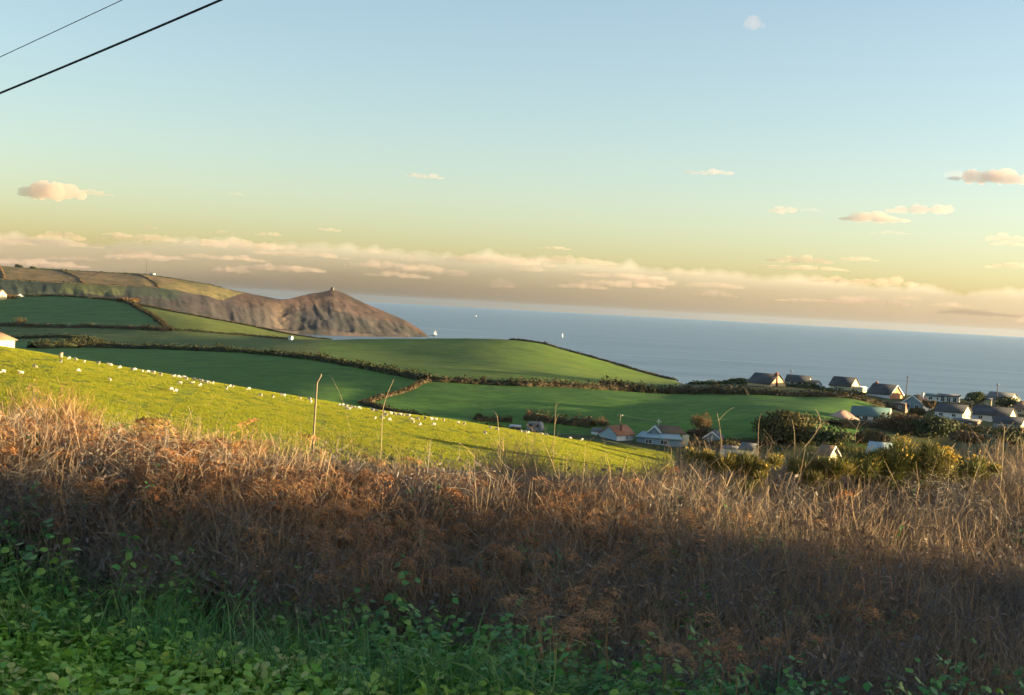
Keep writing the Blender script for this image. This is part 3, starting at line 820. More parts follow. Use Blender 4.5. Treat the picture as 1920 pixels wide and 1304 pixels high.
house("chalet", "pale green roofed chalet on the skyline, the left one of a pair", 1754, 754, 440, 5.0, 3.6, 1.9, .5, -28, M['white_wall'], M['teal_roof'], (('-y', -1.2, .7, 1.2, .9), ('-y', 1.2, .7, 1.2, .9)), over=.5)
house("chalet", "white verandah chalet on the skyline, the right one of a pair", 1779, 755, 438, 6.0, 3.6, 2.0, .5, -24, M['white_wall'], M['grey_roof'], (('-y', -1.7, .2, 1.2, 1.5), ('-y', .1, .2, 1.2, 1.5), ('-y', 1.9, .2, 1.2, 1.5), ('+x', 0, .5, 1.5, 1.1)), over=.5)
house("bungalow", "white bungalow with pale yellow gable and two small windows in it", 1786, 786, 392, 7.8, 6.8, 2.1, 2.0, -36, M['white_wall'], M['slate'], (('+x', -1.6, .7, .9, .9), ('+x', 1.5, .7, .9, .9), ('-y', -2.2, .8, 1.2, .9), ('-y', 1.4, .8, 1.2, .9)), None, False, sidewall=M['cream_wall'])
house("bungalow", "long dark roofed bungalow with cream gable at lower right", 1862, 791, 398, 10.5, 7.0, 2.0, 2.2, -36, M['white_wall'], M['slate'], (('-y', -2.5, .7, 1.3, .9), ('-y', 1.0, .7, .8, 1.2)), None, False, sidewall=M['cream_wall'])
house("bungalow", "topmost right bungalow with grey roof and cream gable", 1879, 761, 432, 7.6, 7.4, 2.0, 2.0, -46, M['cream_wall'], M['grey_roof'], (('+x', -1.3, .7, 1.0, 1.0),), None, False)
house("annexe", "small cream annexe at the left of the topmost right bungalow", 1853, 760, 428, 2.2, 2.4, 1.7, .4, -30, M['cream_wall'], M['grey_roof'], (), over=.2)
house("bungalow", "lowest right bungalow with dark low roof cut by the frame edge", 1893, 809, 368, 7.0, 5.4, 2.2, 1.6, -36, M['blue_wall'], M['slate'], (('-y', -1.8, .7, 1.2, 1.0),), None, False, sidewall=M['cream_wall'])
house("chalet", "low dark flat roofed chalet with white framed windows", 1812, 803, 378, 6.4, 4.0, 2.0, .45, -30, M['brown_boards'], M['grey_roof'], (('-y', -2.0, .5, .9, 1.1), ('-y', -.8, .5, .9, 1.1), ('-y', 1.5, .5, .9, 1.0)), over=.25)
house("chalet", "small white chalet tucked behind the dark green garden bush", 1722, 798, 372, 4.0, 3.0, 1.9, .5, -30, M['white_wall'], M['grey_roof'], (('-y', 0, .6, 1.1, .9),), over=.25)
house("bungalow", "brown hipped roof house at the far right edge", 1918, 777, 415, 6.5, 6.0, 1.7, 2.1, -40, M['tan_wall'], M['brown_roof'], (('-y', 0, .6, 1.2, .8),), hip=2.4)
house("chalet", "teal roofed chalet with white verandah and small right gable", 1632, 792, 345, 8.7, 4.7, 1.8, 1.9, -22, M['white_wall'], M['teal_roof'], (('-y', -3, .5, 1.3, 1.1), ('-y', -1, .5, 1.3, 1.1), ('-y', 1.5, .5, 1.3, 1.1)), barge=True, sidewall=M['brown_boards'])
house("chalet", "grey roofed chalet with pinkish roof left of the teal one", 1580, 796, 342, 6.6, 4.8, 1.5, 1.8, -30, M['blue_wall'], M['pink_roof'], (('-y', -1.5, .5, 1.2, .8),), hip=2.6)
house("shed", "small brown wooden shed beside the hipped roof bungalow", 1688, 771, 410, 3.6, 3.0, 2.2, .25, -30, M['brown_boards'], M['grey_roof'], (('-y', .2, .8, .8, .8),), over=.12, cat="shed")
house("chalet", "cream chalet with terracotta roof and tall brown chimney", 1156, 829, 300, 5.8, 4.6, 1.9, 1.6, -132, M['white_wall'], M['terracotta'], (('+y', -.5, .7, .9, .9),), (.6, 1.5, .45, .3, 'chimney'), hip=0.0, sidewall=M['paleblue'])
house("shed", "low white shed left of the cream chalet", 1126, 824, 302, 3.4, 2.6, 1.7, .6, -30, M['white_wall'], M['grey_roof'], (('-y', 0, .6, .8, .7),), over=.15, cat="shed")
def blue_chalet():
    p = pt(1241, 838, 300)
    root = empty("chalet", (p.x, p.y, p.z), math.radians(-12)); root.scale = (K, K, K); tag(root, "pale blue chalet with brown tiled roof and two white framed windows", "house")
    w = MB(); w.box(-5.2, 4.4, -2.6, 2.6, -1.2, 2.0); w.build("wall", M['blue_wall'], root)
    r = MB()
    r.slab((-5.5, -3.0, 1.95), (4.7, -3.0, 1.95), (3.6, -.9, 3.0), (-4.2, -.9, 3.0), .12)
    r.slab((-5.5, 2.9, 1.95), (-5.5, -3.0, 1.95), (-4.2, -.9, 3.0), (-4.2, 1.2, 3.0), .12)
    r.build("lower_roof", M['paleblue'], root)
    b = MB(); b.slab((-2.2, -1.1, 3.0), (4.9, -1.1, 3.0), (3.4, .6, 4.5), (-1.4, .6, 4.5), .14); b.slab((5.0, 2.6, 2.6), (4.9, -1.1, 3.0), (3.4, .6, 4.5), (3.4, .7, 4.5), .14); b.slab((4.9, 2.7, 2.8), (-2.2, 2.7, 2.8), (-1.4, .6, 4.5), (3.4, .6, 4.5), .14)
    b.build("tile_roof", M['brown_roof'], root)
    g = MB(); g.box(-2.8, -.5, -1.6, .8, 2.0, 3.3); g.tri((-2.8, -1.6, 3.3), (-.5, -1.6, 3.3), (-1.65, -1.6, 4.3)); g.build("gable_wall", M['blue_wall'], root)
    for sg in (-1, 1):
        q = MB(); q.slab((-1.65 + sg * 1.5, -1.9, 3.0), (-1.65, -1.9, 4.4), (-1.65, .9, 4.4), (-1.65 + sg * 1.5, .9, 3.0), .12 * -sg); qo = q.build("gable_roof", M['paleblue'], root)
        q = MB(); q.slab((-1.65 + sg * 1.5, -1.95, 2.85), (-1.65 + sg * 1.5, -1.95, 3.1), (-1.65, -1.95, 4.5), (-1.65, -1.95, 4.25), .05); q.build("barge_board", M['trim'], qo)
    for at in (-2.6, .6): add_window(root, '-y', at, .7, 1.5, 1.0, 9.6, 5.2, M['trim'])
    e = MB(); e.box(4.42, 5.6, -2.2, .6, -1.0, 2.9); e.build("porch", M['cream_wall'], root)
    a = MB(); a.tube([(-1.0, .2, 4.2), (-1.0, .2, 5.9)], .04, 5); a.box(-1.5, -.4, .17, .23, 5.2, 5.28); a.box(-1.3, -.6, .17, .23, 5.6, 5.66); a.build("aerial", M['trim'], root)
blue_chalet()
house("shed", "small grey gabled shed right of the feathery bare tree", 1338, 832, 302, 3.6, 3.4, 1.4, 1.3, -110, M['blue_wall'], M['grey_roof'], (), None, True, cat="shed")
house("shed", "pale yellow lit gable end just above the foreground hedge", 1404, 859, 250, 2.4, 2.0, 1.7, .9, -40, M['white_wall'], M['grey_roof'], (), None, False, cat="shed", sidewall=M['cream_wall'])
house("shed", "little tan roofed hut peeking over the foreground hedge", 1552, 863, 250, 2.6, 2.6, 1.2, 1.4, -52, M['tan_wall'], M['brown_roof'], (), None, True, cat="shed", sidewall=M['cream_wall'])
house("shed", "pale blue grey hut roof behind the yellow gorse", 1650, 868, 190, 2.6, 2.0, 1.6, 1.1, -30, M['white_wall'], M['paleblue'], (), cat="shed")
house("shed", "long low grey roof behind the foreground hedge top", 1372, 853, 270, 4.0, 2.4, 1.2, .4, -20, M['white_wall'], M['grey_roof'], (), cat="shed", over=.2)
house("cottage", "yellow cottage with brown roof and chimney at the left edge", -18, 661, 256, 6.6, 5.6, 2.6, 1.5, -38, M['cream_wall'], M['brown_roof'], (('+x', -.6, .9, 1.0, 1.1), ('-y', 1.4, .9, 1.0, 1.1)), (.8, .4, .7, .6, 'chimney'), hip=2.4)
house("cottage", "cottage with sunlit cream gable on the far left skyline", -2, 559, 985, 9.0, 6.5, 2.6, 3.2, -40, M['cream_wall'], M['brown_roof'], (('+x', 0, 1.0, 1.2, 1.2),))
house("cottage", "grey roofed cottage behind the far left hilltop hedge", 36, 561, 1012, 8.0, 6.0, 1.6, 2.4, -60, M['white_wall'], M['grey_roof'], ())
hedge("bracken_bank", "sunlit brown bank beside the cottages on the far left skyline", [(-30, 550, 985), (0, 548, 988), (20, 552, 990), (32, 556, 992)], 5.0, 8, M['scrub'], 30, .5, seed=77)["category"] = "bank"
house("hut", "small white hut at the end of the low crest hedge", 545, 639, 690, 1.7, 1.5, 1.9, .3, -30, M['white_wall'], M['grey_roof'], (), over=.08, cat="hut")

# clutter behind the pasture: an old caravan and a flat trailer
def caravan():
    p = pt(1003, 812, 300); root = empty("caravan", (p.x, p.y, p.z), math.radians(-20)); root.scale = (K, K, K); tag(root, "grey old caravan among the scrub behind the pasture crest", "caravan")
    sec = [(-1.7, .5), (-1.75, 1.2), (-1.5, 2.1), (-1.2, 2.35), (1.1, 2.4), (1.45, 2.1), (1.75, 1.1), (1.7, .5)]
    mb = MB(); n = len(sec); V = [(x, y, z) for y in (-1.0, 1.0) for x, z in sec]
    mb.add(V, [(i, (i + 1) % n, n + (i + 1) % n, n + i) for i in range(n)])
    for y0, o in ((0, 0), (n, n)):
        c = np.array(V[o:o + n]).mean(0); mb.add(np.vstack([V[o:o + n], c]), [(i, (i + 1) % n, n) for i in range(n)])
    mb.build("body", mat_flat("caravan_skin", (.22, .22, .22), .6, .15, 1.0), root)
    for at in (-.8, .7):
        w = MB(); w.box(at - .4, at + .4, -1.05, -1.002, 1.35, 1.95); w.build("window", M['glass'], root)
    for sx in (-.1,):
        for y in (-.95, .95):
            t = MB(); t.tube([(sx, y - .09, .32), (sx, y + .09, .32)], .32, 10); t.build("wheel", M['dark_metal'], root)
    h = MB(); h.tube([(-1.7, 0, .5), (-2.6, 0, .45)], .05, 5); h.build("tow_bar", M['dark_metal'], root)
caravan()
def trailer():
    p = pt(966, 807, 300); root = empty("trailer", (p.x, p.y, p.z), math.radians(-12)); root.scale = (K, K, K); tag(root, "low flat trailer with pale load behind the pasture crest", "trailer")
    b = MB(); b.box(-1.9, 1.5, -.8, .8, .55, .75); b.build("bed", M['wood_grey'], root)
    b = MB(); b.box(-1.2, 1.2, -.6, .6, .755, 1.15); b.build("load", M['white_wall'], root)
    for sx in (-.6, .6):
        for y in (-.9, .9):
            t = MB(); t.tube([(sx, y - .08, .3), (sx, y + .08, .3)], .3, 10); t.build("wheel", M['dark_metal'], root)
    b = MB(); b.tube([(1.5, 0, .6), (2.5, 0, .5)], .05, 5); b.build("drawbar", M['dark_metal'], root)
trailer()

# ------------------------------------------------------------------ poles and wires
def pole(label, px, py_top, py_base, d, r=.13, lean=0.0, arm=True, mat='pole_wood'):
    b = pt(px, py_base, d); t = pt(px, py_top, d)
    h = (t.z - b.z) / K
    root = empty("utility_pole", (b.x, b.y, b.z)); root.scale = (K, K, K); tag(root, label, "pole")
    m = MB(); m.tube([(0, 0, -1), (lean * .5, 0, h * .5), (lean, 0, h)], [r, r * .9, r * .75], 8); m.build("shaft", M[mat], root)
    if arm:
        m = MB(); m.box(lean - .6, lean + .6, -.05, .05, h - .5, h - .38); ar = m.build("crossarm", M[mat], root)
        for q in (-.5, .5):
            m = MB(); m.tube([(lean + q, 0, h - .38), (lean + q, 0, h - .2)], .05, 6); m.build("insulator", M['trim'], ar)
    return Vector((b.x + lean * K, b.y, t.z - .3))
pole("dark thin pole in front of the white hilltop bungalow", 1482, 694, 724, 462, .14)
pole("dark pole right of the orange brick gable", 1698, 705, 746, 440, .16, .3)
pole("dark pole before the topmost right bungalow", 1868, 719, 764, 424, .14)
pole("pole between the two cream gabled bungalows", 1820, 751, 792, 388, .10, 0, False)
pA = pole("pale pole left of the blue chalet", 1161, 776, 816, 316, .09, 0, True, 'wood_grey')
pB = pole("pole hidden in the bare tree", 1308, 789, 822, 318, .08, 0, True, 'wood_grey')
pole("thin pole sloping over the sea behind the brown hipped roof", 1725, 738, 748, 436, .05, 2.6, False)
def wire(name, label, P, r, mat, sag=0.0, n=40, k=6):
    P = np.array(P, float); t = np.linspace(0, 1, n)[:, None]
    C = P[0] * (1 - t) + P[1] * t; C[:, 2] -= sag * 4 * (t * (1 - t))[:, 0]
    m = MB(); m.tube(C, r, k); o = m.build(name, mat, smooth=True); tag(o, label, "cable"); return o
M['wire_pale'] = mat_flat("pale_wire", (.35, .36, .33), .5, .05)
wire("overhead_wire", "pale thin wire from the pole to the bare tree above the blue chalet", (pA, pB), .018, M['wire_pale'], .9)
wire("overhead_wire", "pale thin wire running right from the bare tree over the lower field", (pB, pt(1385, 784, 322)), .018, M['wire_pale'], .1)
M['cable'] = mat_flat("black_cable", (.012, .013, .015), .5, .1)
wire("overhead_cable", "thick black cable crossing the top left sky", (pt(-700, 438, 15.0), pt(900, -215, 8.5)), .0085, M['cable'], .10, 80, 8)
wire("overhead_cable", "thin dark cable above the thick one in the top left sky", (pt(-700, 425, 22.0), pt(900, -318, 14.0)), .0048, M['cable'], .05, 80, 8)

# ------------------------------------------------------------------ small posts on the far fields
def posts(label, group, items, h=1.2, r=.11):
    me = None
    for k, (px, py, d) in enumerate(items):
        p = pt(px, py, d); loc = (p.x, p.y, lz(p.x, p.y))
        if me is None:
            m = MB(); m.tube([(0, 0, -.3), (0, 0, h)], [r, r * .9], 6); m.tube([(0, 0, h), (0, 0, h + .05)], [r * .9, .02], 6); me = m.mesh("fence_post")
        o = link("fence_post", me, M['wood_grey'], None, loc); tag(o, label % ("first", "second", "third", "fourth", "fifth", "sixth", "seventh", "eighth", "ninth", "tenth", "eleventh")[k], "post", group)
posts("%s pale fence post from the left in the row on the far strip field", "fence posts along the strip field", [(176 + i * 15.5, 625 + i * .4, 700) for i in range(11)], 1.3, .14)
posts("%s pale fence post from the left in the row near the white hut", "fence posts near the white hut", [(486 + i * 5, 621 + i * 1.3, 740) for i in range(7)], 1.5, .16)
posts("%s pale fence post from the left beside the yellow cottage", "fence posts by the yellow cottage", [(21, 661, 252), (41, 664, 252)], 1.2, .08)
def crate():
    p = on_land(114, 672.5); root = empty("feed_bin", p, .3); tag(root, "pale upright feed bin on the pasture crest at left", "bin")
    m = MB(); m.box(-.42, .42, -.4, .4, 0, 1.25); m.build("body", M['tan_wall'], root)
    m = MB(); m.slab((-.48, -.46, 1.25), (.48, -.46, 1.25), (.48, .46, 1.36), (-.48, .46, 1.36), .06); m.build("lid", M['wood_grey'], root)
crate()

# ------------------------------------------------------------------ things on the headland
def chapel():
    p = head_at(624, 1.0); root = empty("chapel", (p.x, p.y, p.z - .5), math.radians(-30)); root.scale = (.8, .8, .9); tag(root, "tiny stone chapel on the conical tip of the headland", "chapel")
    m = MB(); m.box(-4.2, 4.2, -2.6, 2.6, -2, 4.2); gable_end(m, 4.25, 5.2, 4.2, 2.0); gable_end(m, -4.25, 5.2, 4.2, 2.0); m.build("wall", M['stone'], root)
    m = MB(); m.slab((-4.4, -2.8, 4.1), (4.4, -2.8, 4.1), (4.4, 0, 6.4), (-4.4, 0, 6.4), .3); m.slab((4.4, 2.8, 4.1), (-4.4, 2.8, 4.1), (-4.4, 0, 6.4), (4.4, 0, 6.4), .3); m.build("roof", M['stone'], root)
    m = MB(); m.box(.5, 1.6, -2.75, -2.61, 0, 2.4); m.build("doorway", M['dark_metal'], root)
chapel()
def coast_station():
    p = head_at(286, 1.0); root = empty("coast_station", (p.x, p.y, p.z), math.radians(-20)); tag(root, "small white building beside the mast on the headland skyline", "building")
    m = MB(); m.box(-5, 5, -3, 3, -2, 3.2); m.build("wall", M['white_wall'], root)
    m = MB(); m.box(-5.2, 5.2, -3.2, 3.2, 3.21, 3.7); m.build("roof", M['grey_roof'], root)
    for a in (-3, 0, 3):
        w = MB(); w.box(a - .8, a + .8, -3.1, -3.01, 1.0, 2.4); w.build("window", M['glass'], root)
    p = head_at(274, 1.0); root = empty("radio_mast", (p.x, p.y, p.z)); tag(root, "thin radio mast on the headland skyline", "mast")
    m = MB()
    for a in range(3):
        c, s_ = math.cos(a * 2.094) * .7, math.sin(a * 2.094) * .7
        m.tube([(c, s_, -1), (c * .35, s_ * .35, 27)], .13, 5)
    m.build("lattice", M['dark_metal'], root)
    for k in range(9):
        f = 1 - .65 * (k * 3 / 27); q = MB(); R = .7 * f
        pts3 = [(math.cos(a * 2.094) * R, math.sin(a * 2.094) * R, k * 3.0 + .5) for a in range(4)]
        q.tube(pts3, .07, 4); q.build("brace", M['dark_metal'], root)
coast_station()
# hedgerow walls between the headland fields, following its surface
def head_hedge(label, st, h=3.0, w=4.0, mat='hedge', seed=0):
    P = []
    for (s0, t0), (s1, t1) in zip(st[:-1], st[1:]):
        for f in np.linspace(0, 1, 14)[:-1]: P.append(head_at(s0 + (s1 - s0) * f, t0 + (t1 - t0) * f))
    P.append(head_at(*st[-1]))
    hedge("hedge", label, [(p.x, p.y, p.z - .6) for p in P], h, w, M[mat], 1.2, 1.3, seed=seed, raw=True, ragged=.35)
head_hedge("field hedge curving down the headland, second from the left edge", [(110, .97), (130, .86), (148, .74), (158, .60)], seed=301, mat='scrub')
head_hedge("field hedge curving down the headland below the mast", [(255, .97), (275, .86), (292, .72), (300, .60)], seed=302, mat='scrub')
head_hedge("short field hedge at the left edge of the headland", [(0, .95), (4, .8), (10, .62)], seed=303, mat='scrub')
head_hedge("long level hedge under the tan headland fields", [(5, .60), (80, .60), (158, .60), (230, .60), (300, .61)], seed=304, h=2.4)
head_hedge("skyline hedge along the top of the headland fields", [(60, .985), (140, .985), (220, .985), (300, .985), (420, .985)], seed=305, h=2.6)

# ------------------------------------------------------------------ boats
def sailboat(label, px, py, hull_l, mast_h, heading):
    v = pt(px, py, 1.0); d = SEA_Z / v.z
    root = empty("sailing_boat", (v.x * d, d, SEA_Z), heading); tag(root, label, "boat")
    L = hull_l; m = MB()
    sec = [(-.5, .13, .0), (-.3, .17, -.02), (0, .18, -.03), (.3, .12, 0), (.5, .0, .06)]
    V = []
    for x, w, z in sec: V += [(x * L, -w * L, .11 * L + z * L), (x * L, -w * L * .5, -.03 * L), (x * L, w * L * .5, -.03 * L), (x * L, w * L, .11 * L + z * L)]
    F = []
    for i in range(4):
        for j in range(3): F.append((i * 4 + j, i * 4 + j + 1, i * 4 + j + 5, i * 4 + j + 4))
        F.append((i * 4 + 3, i * 4, i * 4 + 4, i * 4 + 7))
    F.append((0, 3, 2, 1)); m.add(V, F); m.build("hull", M['hull'], root)
    m = MB(); m.tube([(.08 * L, 0, .1 * L), (.08 * L, 0, mast_h)], .012 * L, 6); m.build("mast", M['dark_metal'], root)
    m = MB(); n = 8
    for i in range(n):
        a, b = i / n, (i + 1) / n
        z0, z1 = mast_h * (.15 + .83 * a), mast_h * (.15 + .83 * b)
        w0, w1 = .5 * L * (1 - a) ** .8, .5 * L * (1 - b) ** .8
        bl = .10 * L
        m.quad((.06 * L, 0, z0), (.06 * L - w0, bl * math.sin(3.14 * a) + .04 * L, z0), (.06 * L - w1, bl * math.sin(3.14 * b) + .04 * L, z1), (.06 * L, 0, z1))
    m.build("mainsail", M['sail'], root)
    m = MB(); m.tri((.48 * L, 0, .12 * L), (.1 * L, .1 * L, .16 * mast_h), (.1 * L, 0, .86 * mast_h)); m.build("jib", M['sail'], root)
sailboat("white sailing boat near the tip of the headland", 816, 628, 8.0, 13.0, .6)
sailboat("white sailing boat on the open sea above the rounded hill", 1055, 633, 7.0, 11.5, 1.4)
sailboat("tiny faint sailing boat near the horizon", 893, 594, 7.0, 11.0, .9)

# ------------------------------------------------------------------ sheep
ORDN = ["first", "second", "third", "fourth", "fifth", "sixth", "seventh", "eighth", "ninth", "tenth", "eleventh", "twelfth", "thirteenth", "fourteenth", "fifteenth"]
def sheep_mesh(name, pose, seed):
    """one continuous body grown from a skeleton; pose: graze, stand, lie"""
    J = {}; E = []
    low = -.28 if pose == 'lie' else 0.0
    V = []; R = []
    def v(p, r):
        V.append((p[0], p[1], p[2] + low)); R.append(r); return len(V) - 1
    hip = v((-.42, 0, .64), (.26, .25)); mid = v((0, 0, .62), (.30, .29)); sh = v((.34, 0, .66), (.25, .25)); E += [(hip, mid), (mid, sh)]
    rump = v((-.58, 0, .60), (.15, .16)); E.append((hip, rump)); tail = v((-.66, 0, .46), (.04, .04)); E.append((rump, tail))
    if pose == 'graze': nk, hd, mz = (.54, 0, .50), (.68, .02, .24), (.76, .03, .09)
    else: nk, hd, mz = (.52, 0, .82), (.64, .03, .98), (.82, .05, .92)
    a = v(nk, (.14, .15)); b = v(hd, (.095, .10)); c = v(mz, (.055, .055)); E += [(sh, a), (a, b), (b, c)]
    for sg in (-1, 1):
        e = v((hd[0] - .04, sg * .15, hd[2] + (.05 if pose != 'graze' else .06)), (.03, .02)); E.append((b, e))
    if pose != 'lie':
        for x, j in ((-.40, hip), (.32, sh)):
            for sg in (-1, 1):
                kx = .05 if x < 0 else -.02
                k1 = v((x, sg * .13, .42), (.085, .085)); k2 = v((x - kx + random.uniform(-.05, .05), sg * .13, .22), (.045, .045)); k3 = v((x + random.uniform(-.04, .04), sg * .13, .01), (.04, .04))
                E += [(j, k1), (k1, k2), (k2, k3)]
    else:
        for x, j in ((-.30, hip), (.30, sh)):
            for sg in (-1, 1):
                k1 = v((x + .1, sg * .24, .40), (.07, .07)); k2 = v((x + .3, sg * .24, .34), (.045, .045)); E += [(j, k1), (k1, k2)]
    me = bpy.data.meshes.new(name); me.from_pydata(V, E, [])
    o = bpy.data.objects.new(name, me); COL.objects.link(o)
    md = o.modifiers.new("skin", 'SKIN')
    for i, r in enumerate(R):
        me.skin_vertices[0].data[i].radius = r
    me.skin_vertices[0].data[1].use_root = True
    sd = o.modifiers.new("sub", 'SUBSURF'); sd.levels = 1
    dg = bpy.context.evaluated_depsgraph_get()
    out = bpy.data.meshes.new_from_object(o.evaluated_get(dg))
    bpy.data.objects.remove(o)
    out.name = name; out.materials.clear(); out.materials.append(M['wool'])
    out.polygons.foreach_set('use_smooth', np.ones(len(out.polygons), dtype=bool))
    return out
SHEEP = {'graze': sheep_mesh("sheep_grazing", 'graze', 1), 'stand': sheep_mesh("sheep_standing", 'stand', 2), 'lie': sheep_mesh("sheep_lying", 'lie', 3)}
def sheep(px, py, label, pose=None, group=None, scale=1.0, yaw=None, d=None):
    p = on_land(px, py, d)
    pose = pose or random.choice(['graze', 'graze', 'graze', 'stand'])
    o = link("sheep", SHEEP[pose], None, None, p - Vector((0, 0, .03)), random.uniform(0, 6.28) if yaw is None else yaw)
    o.scale = (scale * random.uniform(.78, .95),) * 3
    tag(o, label, "sheep", group)
_G = "sheep scattered over the sunlit pasture"
loose = [
 (5, 701, "white sheep at the very left edge of the pasture", 'graze'), (39, 703, "second sheep from the left edge, seen end on", 'stand'), (65, 690, "white sheep below the cottage, third from the left edge", 'graze'),
 (114, 681, "white sheep standing in front of the pale feed bin", 'stand'), (147, 698, "large pale sheep standing alone below the bracken hedge", 'graze'), (206, 715, "pale sheep lying alone in the middle of the left pasture", 'lie'),
 (321, 733, "left one of the two sheep lowest in the left pasture", 'graze'), (329, 736, "right one of the two sheep lowest in the left pasture", 'graze'), (337, 721, "leftmost of three sheep just below the middle of the crest row", 'graze'),
 (360, 722, "long sheep in the middle of three just below the crest row", 'stand'), (375, 725, "rightmost of three sheep just below the crest row", 'graze'), (425, 731, "sheep just below the crest, halfway to the slim post", 'graze'),
 (488, 744, "left one of two sheep below the crest left of the slim post", 'graze'), (512, 747, "right one of two sheep below the crest left of the slim post", 'graze'), (583, 757, "sheep hidden partly behind the slim wooden post", 'graze'),
 (653, 770, "lone sheep below the crest right of the slim post", 'stand'), (703, 787, "leftmost of the four sheep gathered below the leaning stalk", 'graze'), (716, 786, "second of the four sheep gathered below the leaning stalk", 'graze'),
 (723, 781, "uppermost of the four sheep gathered below the leaning stalk", 'graze'), (730, 790, "rightmost of the four sheep gathered below the leaning stalk", 'graze'), (771, 789, "upper left of the small flock right of the leaning stalk", 'graze'),
 (775, 795, "lower left of the small flock right of the leaning stalk", 'stand'), (783, 788, "upper right of the small flock right of the leaning stalk", 'graze'), (787, 799, "lowest sheep of the small flock right of the leaning stalk", 'graze'),
 (813, 799, "lone sheep below the crest near the round bush", 'graze'), (909, 815, "sheep grazing below the small round bush", 'graze'), (932, 808, "sheep just under the crest right of the round bush", 'graze'),
 (1069, 824, "sheep grazing left of the low white shed", 'graze'), (1091, 827, "rightmost sheep grazing near the low white shed", 'graze'),
]
for px, py, lab, pose in loose: sheep(px, py, lab, pose, _G)
rows = [
 ("far left crest row", [(129, 674), (142, 677), (158, 680), (184, 684), (206, 688)]),
 ("crest row left of the slim post", [(224, 691), (248, 695), (253, 695.5), (267, 698), (277, 699.5), (287, 701.5), (301, 704), (325, 708), (335, 709.5)]),
 ("crest row nearer the slim post", [(344, 711), (349, 712), (364, 714.5), (374, 716), (379, 717), (386, 718.5), (390, 719), (399, 720.5), (431, 726), (436, 727), (466, 731.5), (527, 742), (533, 743.5), (563, 748), (580, 751.5)]),
 ("crest row just right of the slim post", [(637, 761), (643, 762), (648, 763), (658, 764.5), (663, 766), (673, 767), (698, 771), (706, 772)]),
 ("crest row right of the leaning stalk", [(720, 774.5), (733, 777), (738, 778), (749, 779.5), (756, 780.5), (765, 782), (797, 786.5), (809, 788), (816, 789), (832, 791.5), (859, 795), (870, 797), (919, 803.5)]),
 ("crest row below the caravan", [(977, 811), (984, 812), (990, 813), (1015, 816), (1024, 817.5)]),
]
for lab, pp in rows:
    for k, (px, py) in enumerate(pp): sheep(px, py + random.uniform(-.3, 1.6), "%s sheep from the left in the %s" % (ORDN[k], lab), None, "sheep in the " + lab)
sheep(131, 610, "lone white grazing animal on the shaded hilltop field", 'graze', None, 2.0, 1.2)

# ------------------------------------------------------------------ roadside: verge, hedge bank and what grows on it
ENV = [  # top of the growth: pixel, pixel, depth
 (-500, 1304, 5.3), (0, 1304, 5.5), (500, 1304, 5.7), (1000, 1304, 5.9), (1500, 1304, 6.1), (1920, 1304, 6.2), (2400, 1304, 6.3),
 (-500, 1040, 6.9), (0, 1040, 6.9), (450, 1190, 6.4), (1000, 1150, 6.9), (1500, 1150, 7.0), (1920, 1180, 7.0), (2400, 1200, 7.0),
 (-500, 885, 7.3), (0, 900, 7.3), (500, 930, 7.6), (1000, 970, 7.8), (1500, 1020, 7.9), (1920, 1080, 8.0), (2400, 1110, 8.0),
 (-500, 822, 7.5), (0, 826, 7.6), (250, 838, 7.9), (500, 860, 8.2), (750, 882, 8.6), (1000, 900, 9.0), (1250, 900, 9.6), (1500, 892, 10.2), (1750, 890, 10.9), (1920, 890, 11.3), (2400, 896, 11.6),
 (-500, 838, 9.6), (0, 846, 9.6), (500, 880, 10.0), (1000, 922, 10.6), (1500, 912, 11.6), (1920, 910, 12.4), (2400, 914, 12.6),
]
_e = np.array([ptn(*c) for c in ENV])
_add = [(x, y, -1.66) for x in (-22, -9, -4, 0, 4, 9, 22) for y in (-14, -6, 0, 3)] + [(8, 8, -1.35), (8, 13, -1.5), (14, 9, -1.9), (22, 9, -2.3), (22, 14, -2.5), (46, -10, -2.0), (46, 4, -2.6), (46, 14, -3.4), (-46, 0, -2.0), (-46, 14, -2.6), (-9, 10, -1.45), (-9, 13, -1.5), (-14, 10, -1.6), (-22, 10, -1.9), (-22, 14, -2.2)]
_e = np.vstack([_e, np.array(_add)])
_env = TPS(_e[:, :2], _e[:, 2], 1e-3)
def tdist(x, y): return (np.asarray(y) - np.interp(x, [-6, -2.5, -1.24, .1, 2.5, 6], [7.6, 6.55, 6.2, 5.85, 5.4, 5.0]))          # metres into the hedge from its foot
def vheight(x, y): return .07 + .42 * sstep(-.3, 1.2, tdist(x, y))
def near_z(x, y):
    x = np.asarray(x, float); y = np.asarray(y, float)
    z = _env(np.stack([x, y], -1).reshape(-1, 2)).reshape(x.shape) - vheight(x, y) + fbm(x * .9, y * .9, 3, 50) * .10
    far = land_z(x, np.maximum(y, 14.0))
    k = sstep(12.3, 14.0, y)
    return z * (1 - k) + far * k

def build_verge():
    xs = np.concatenate([np.linspace(-48, -23, 20), np.linspace(-22.5, 22.5, 181), np.linspace(23, 48, 20)]); ys = np.concatenate([np.linspace(-15, 2, 20), np.linspace(2.2, 14, 100)])
    X, Y = np.meshgrid(xs, ys); Z = near_z(X.ravel(), Y.ravel())
    V = np.stack([X.ravel(), Y.ravel(), Z], -1); n = len(xs)
    i = np.arange(len(ys) - 1)[:, None] * n; j = np.arange(n - 1)[None]
    F = np.stack([i + j, i + j + 1, i + n + j + 1, i + n + j], -1).reshape(-1, 4)
    k = NT("verge_soil"); p = k.pos()
    c = k.mix(k.noise(p, 3.0, 6, .7), (.045, .062, .022), (.085, .075, .038))
    m = k.principled(c, .95, .1, k.bump(k.noise(p, 14, 5, .7), .03))
    o = link("verge", mesh_np("verge", V, F, True), m); tag(o, "dark soil of the roadside verge and hedge bank", "verge", kind="structure")
build_verge()

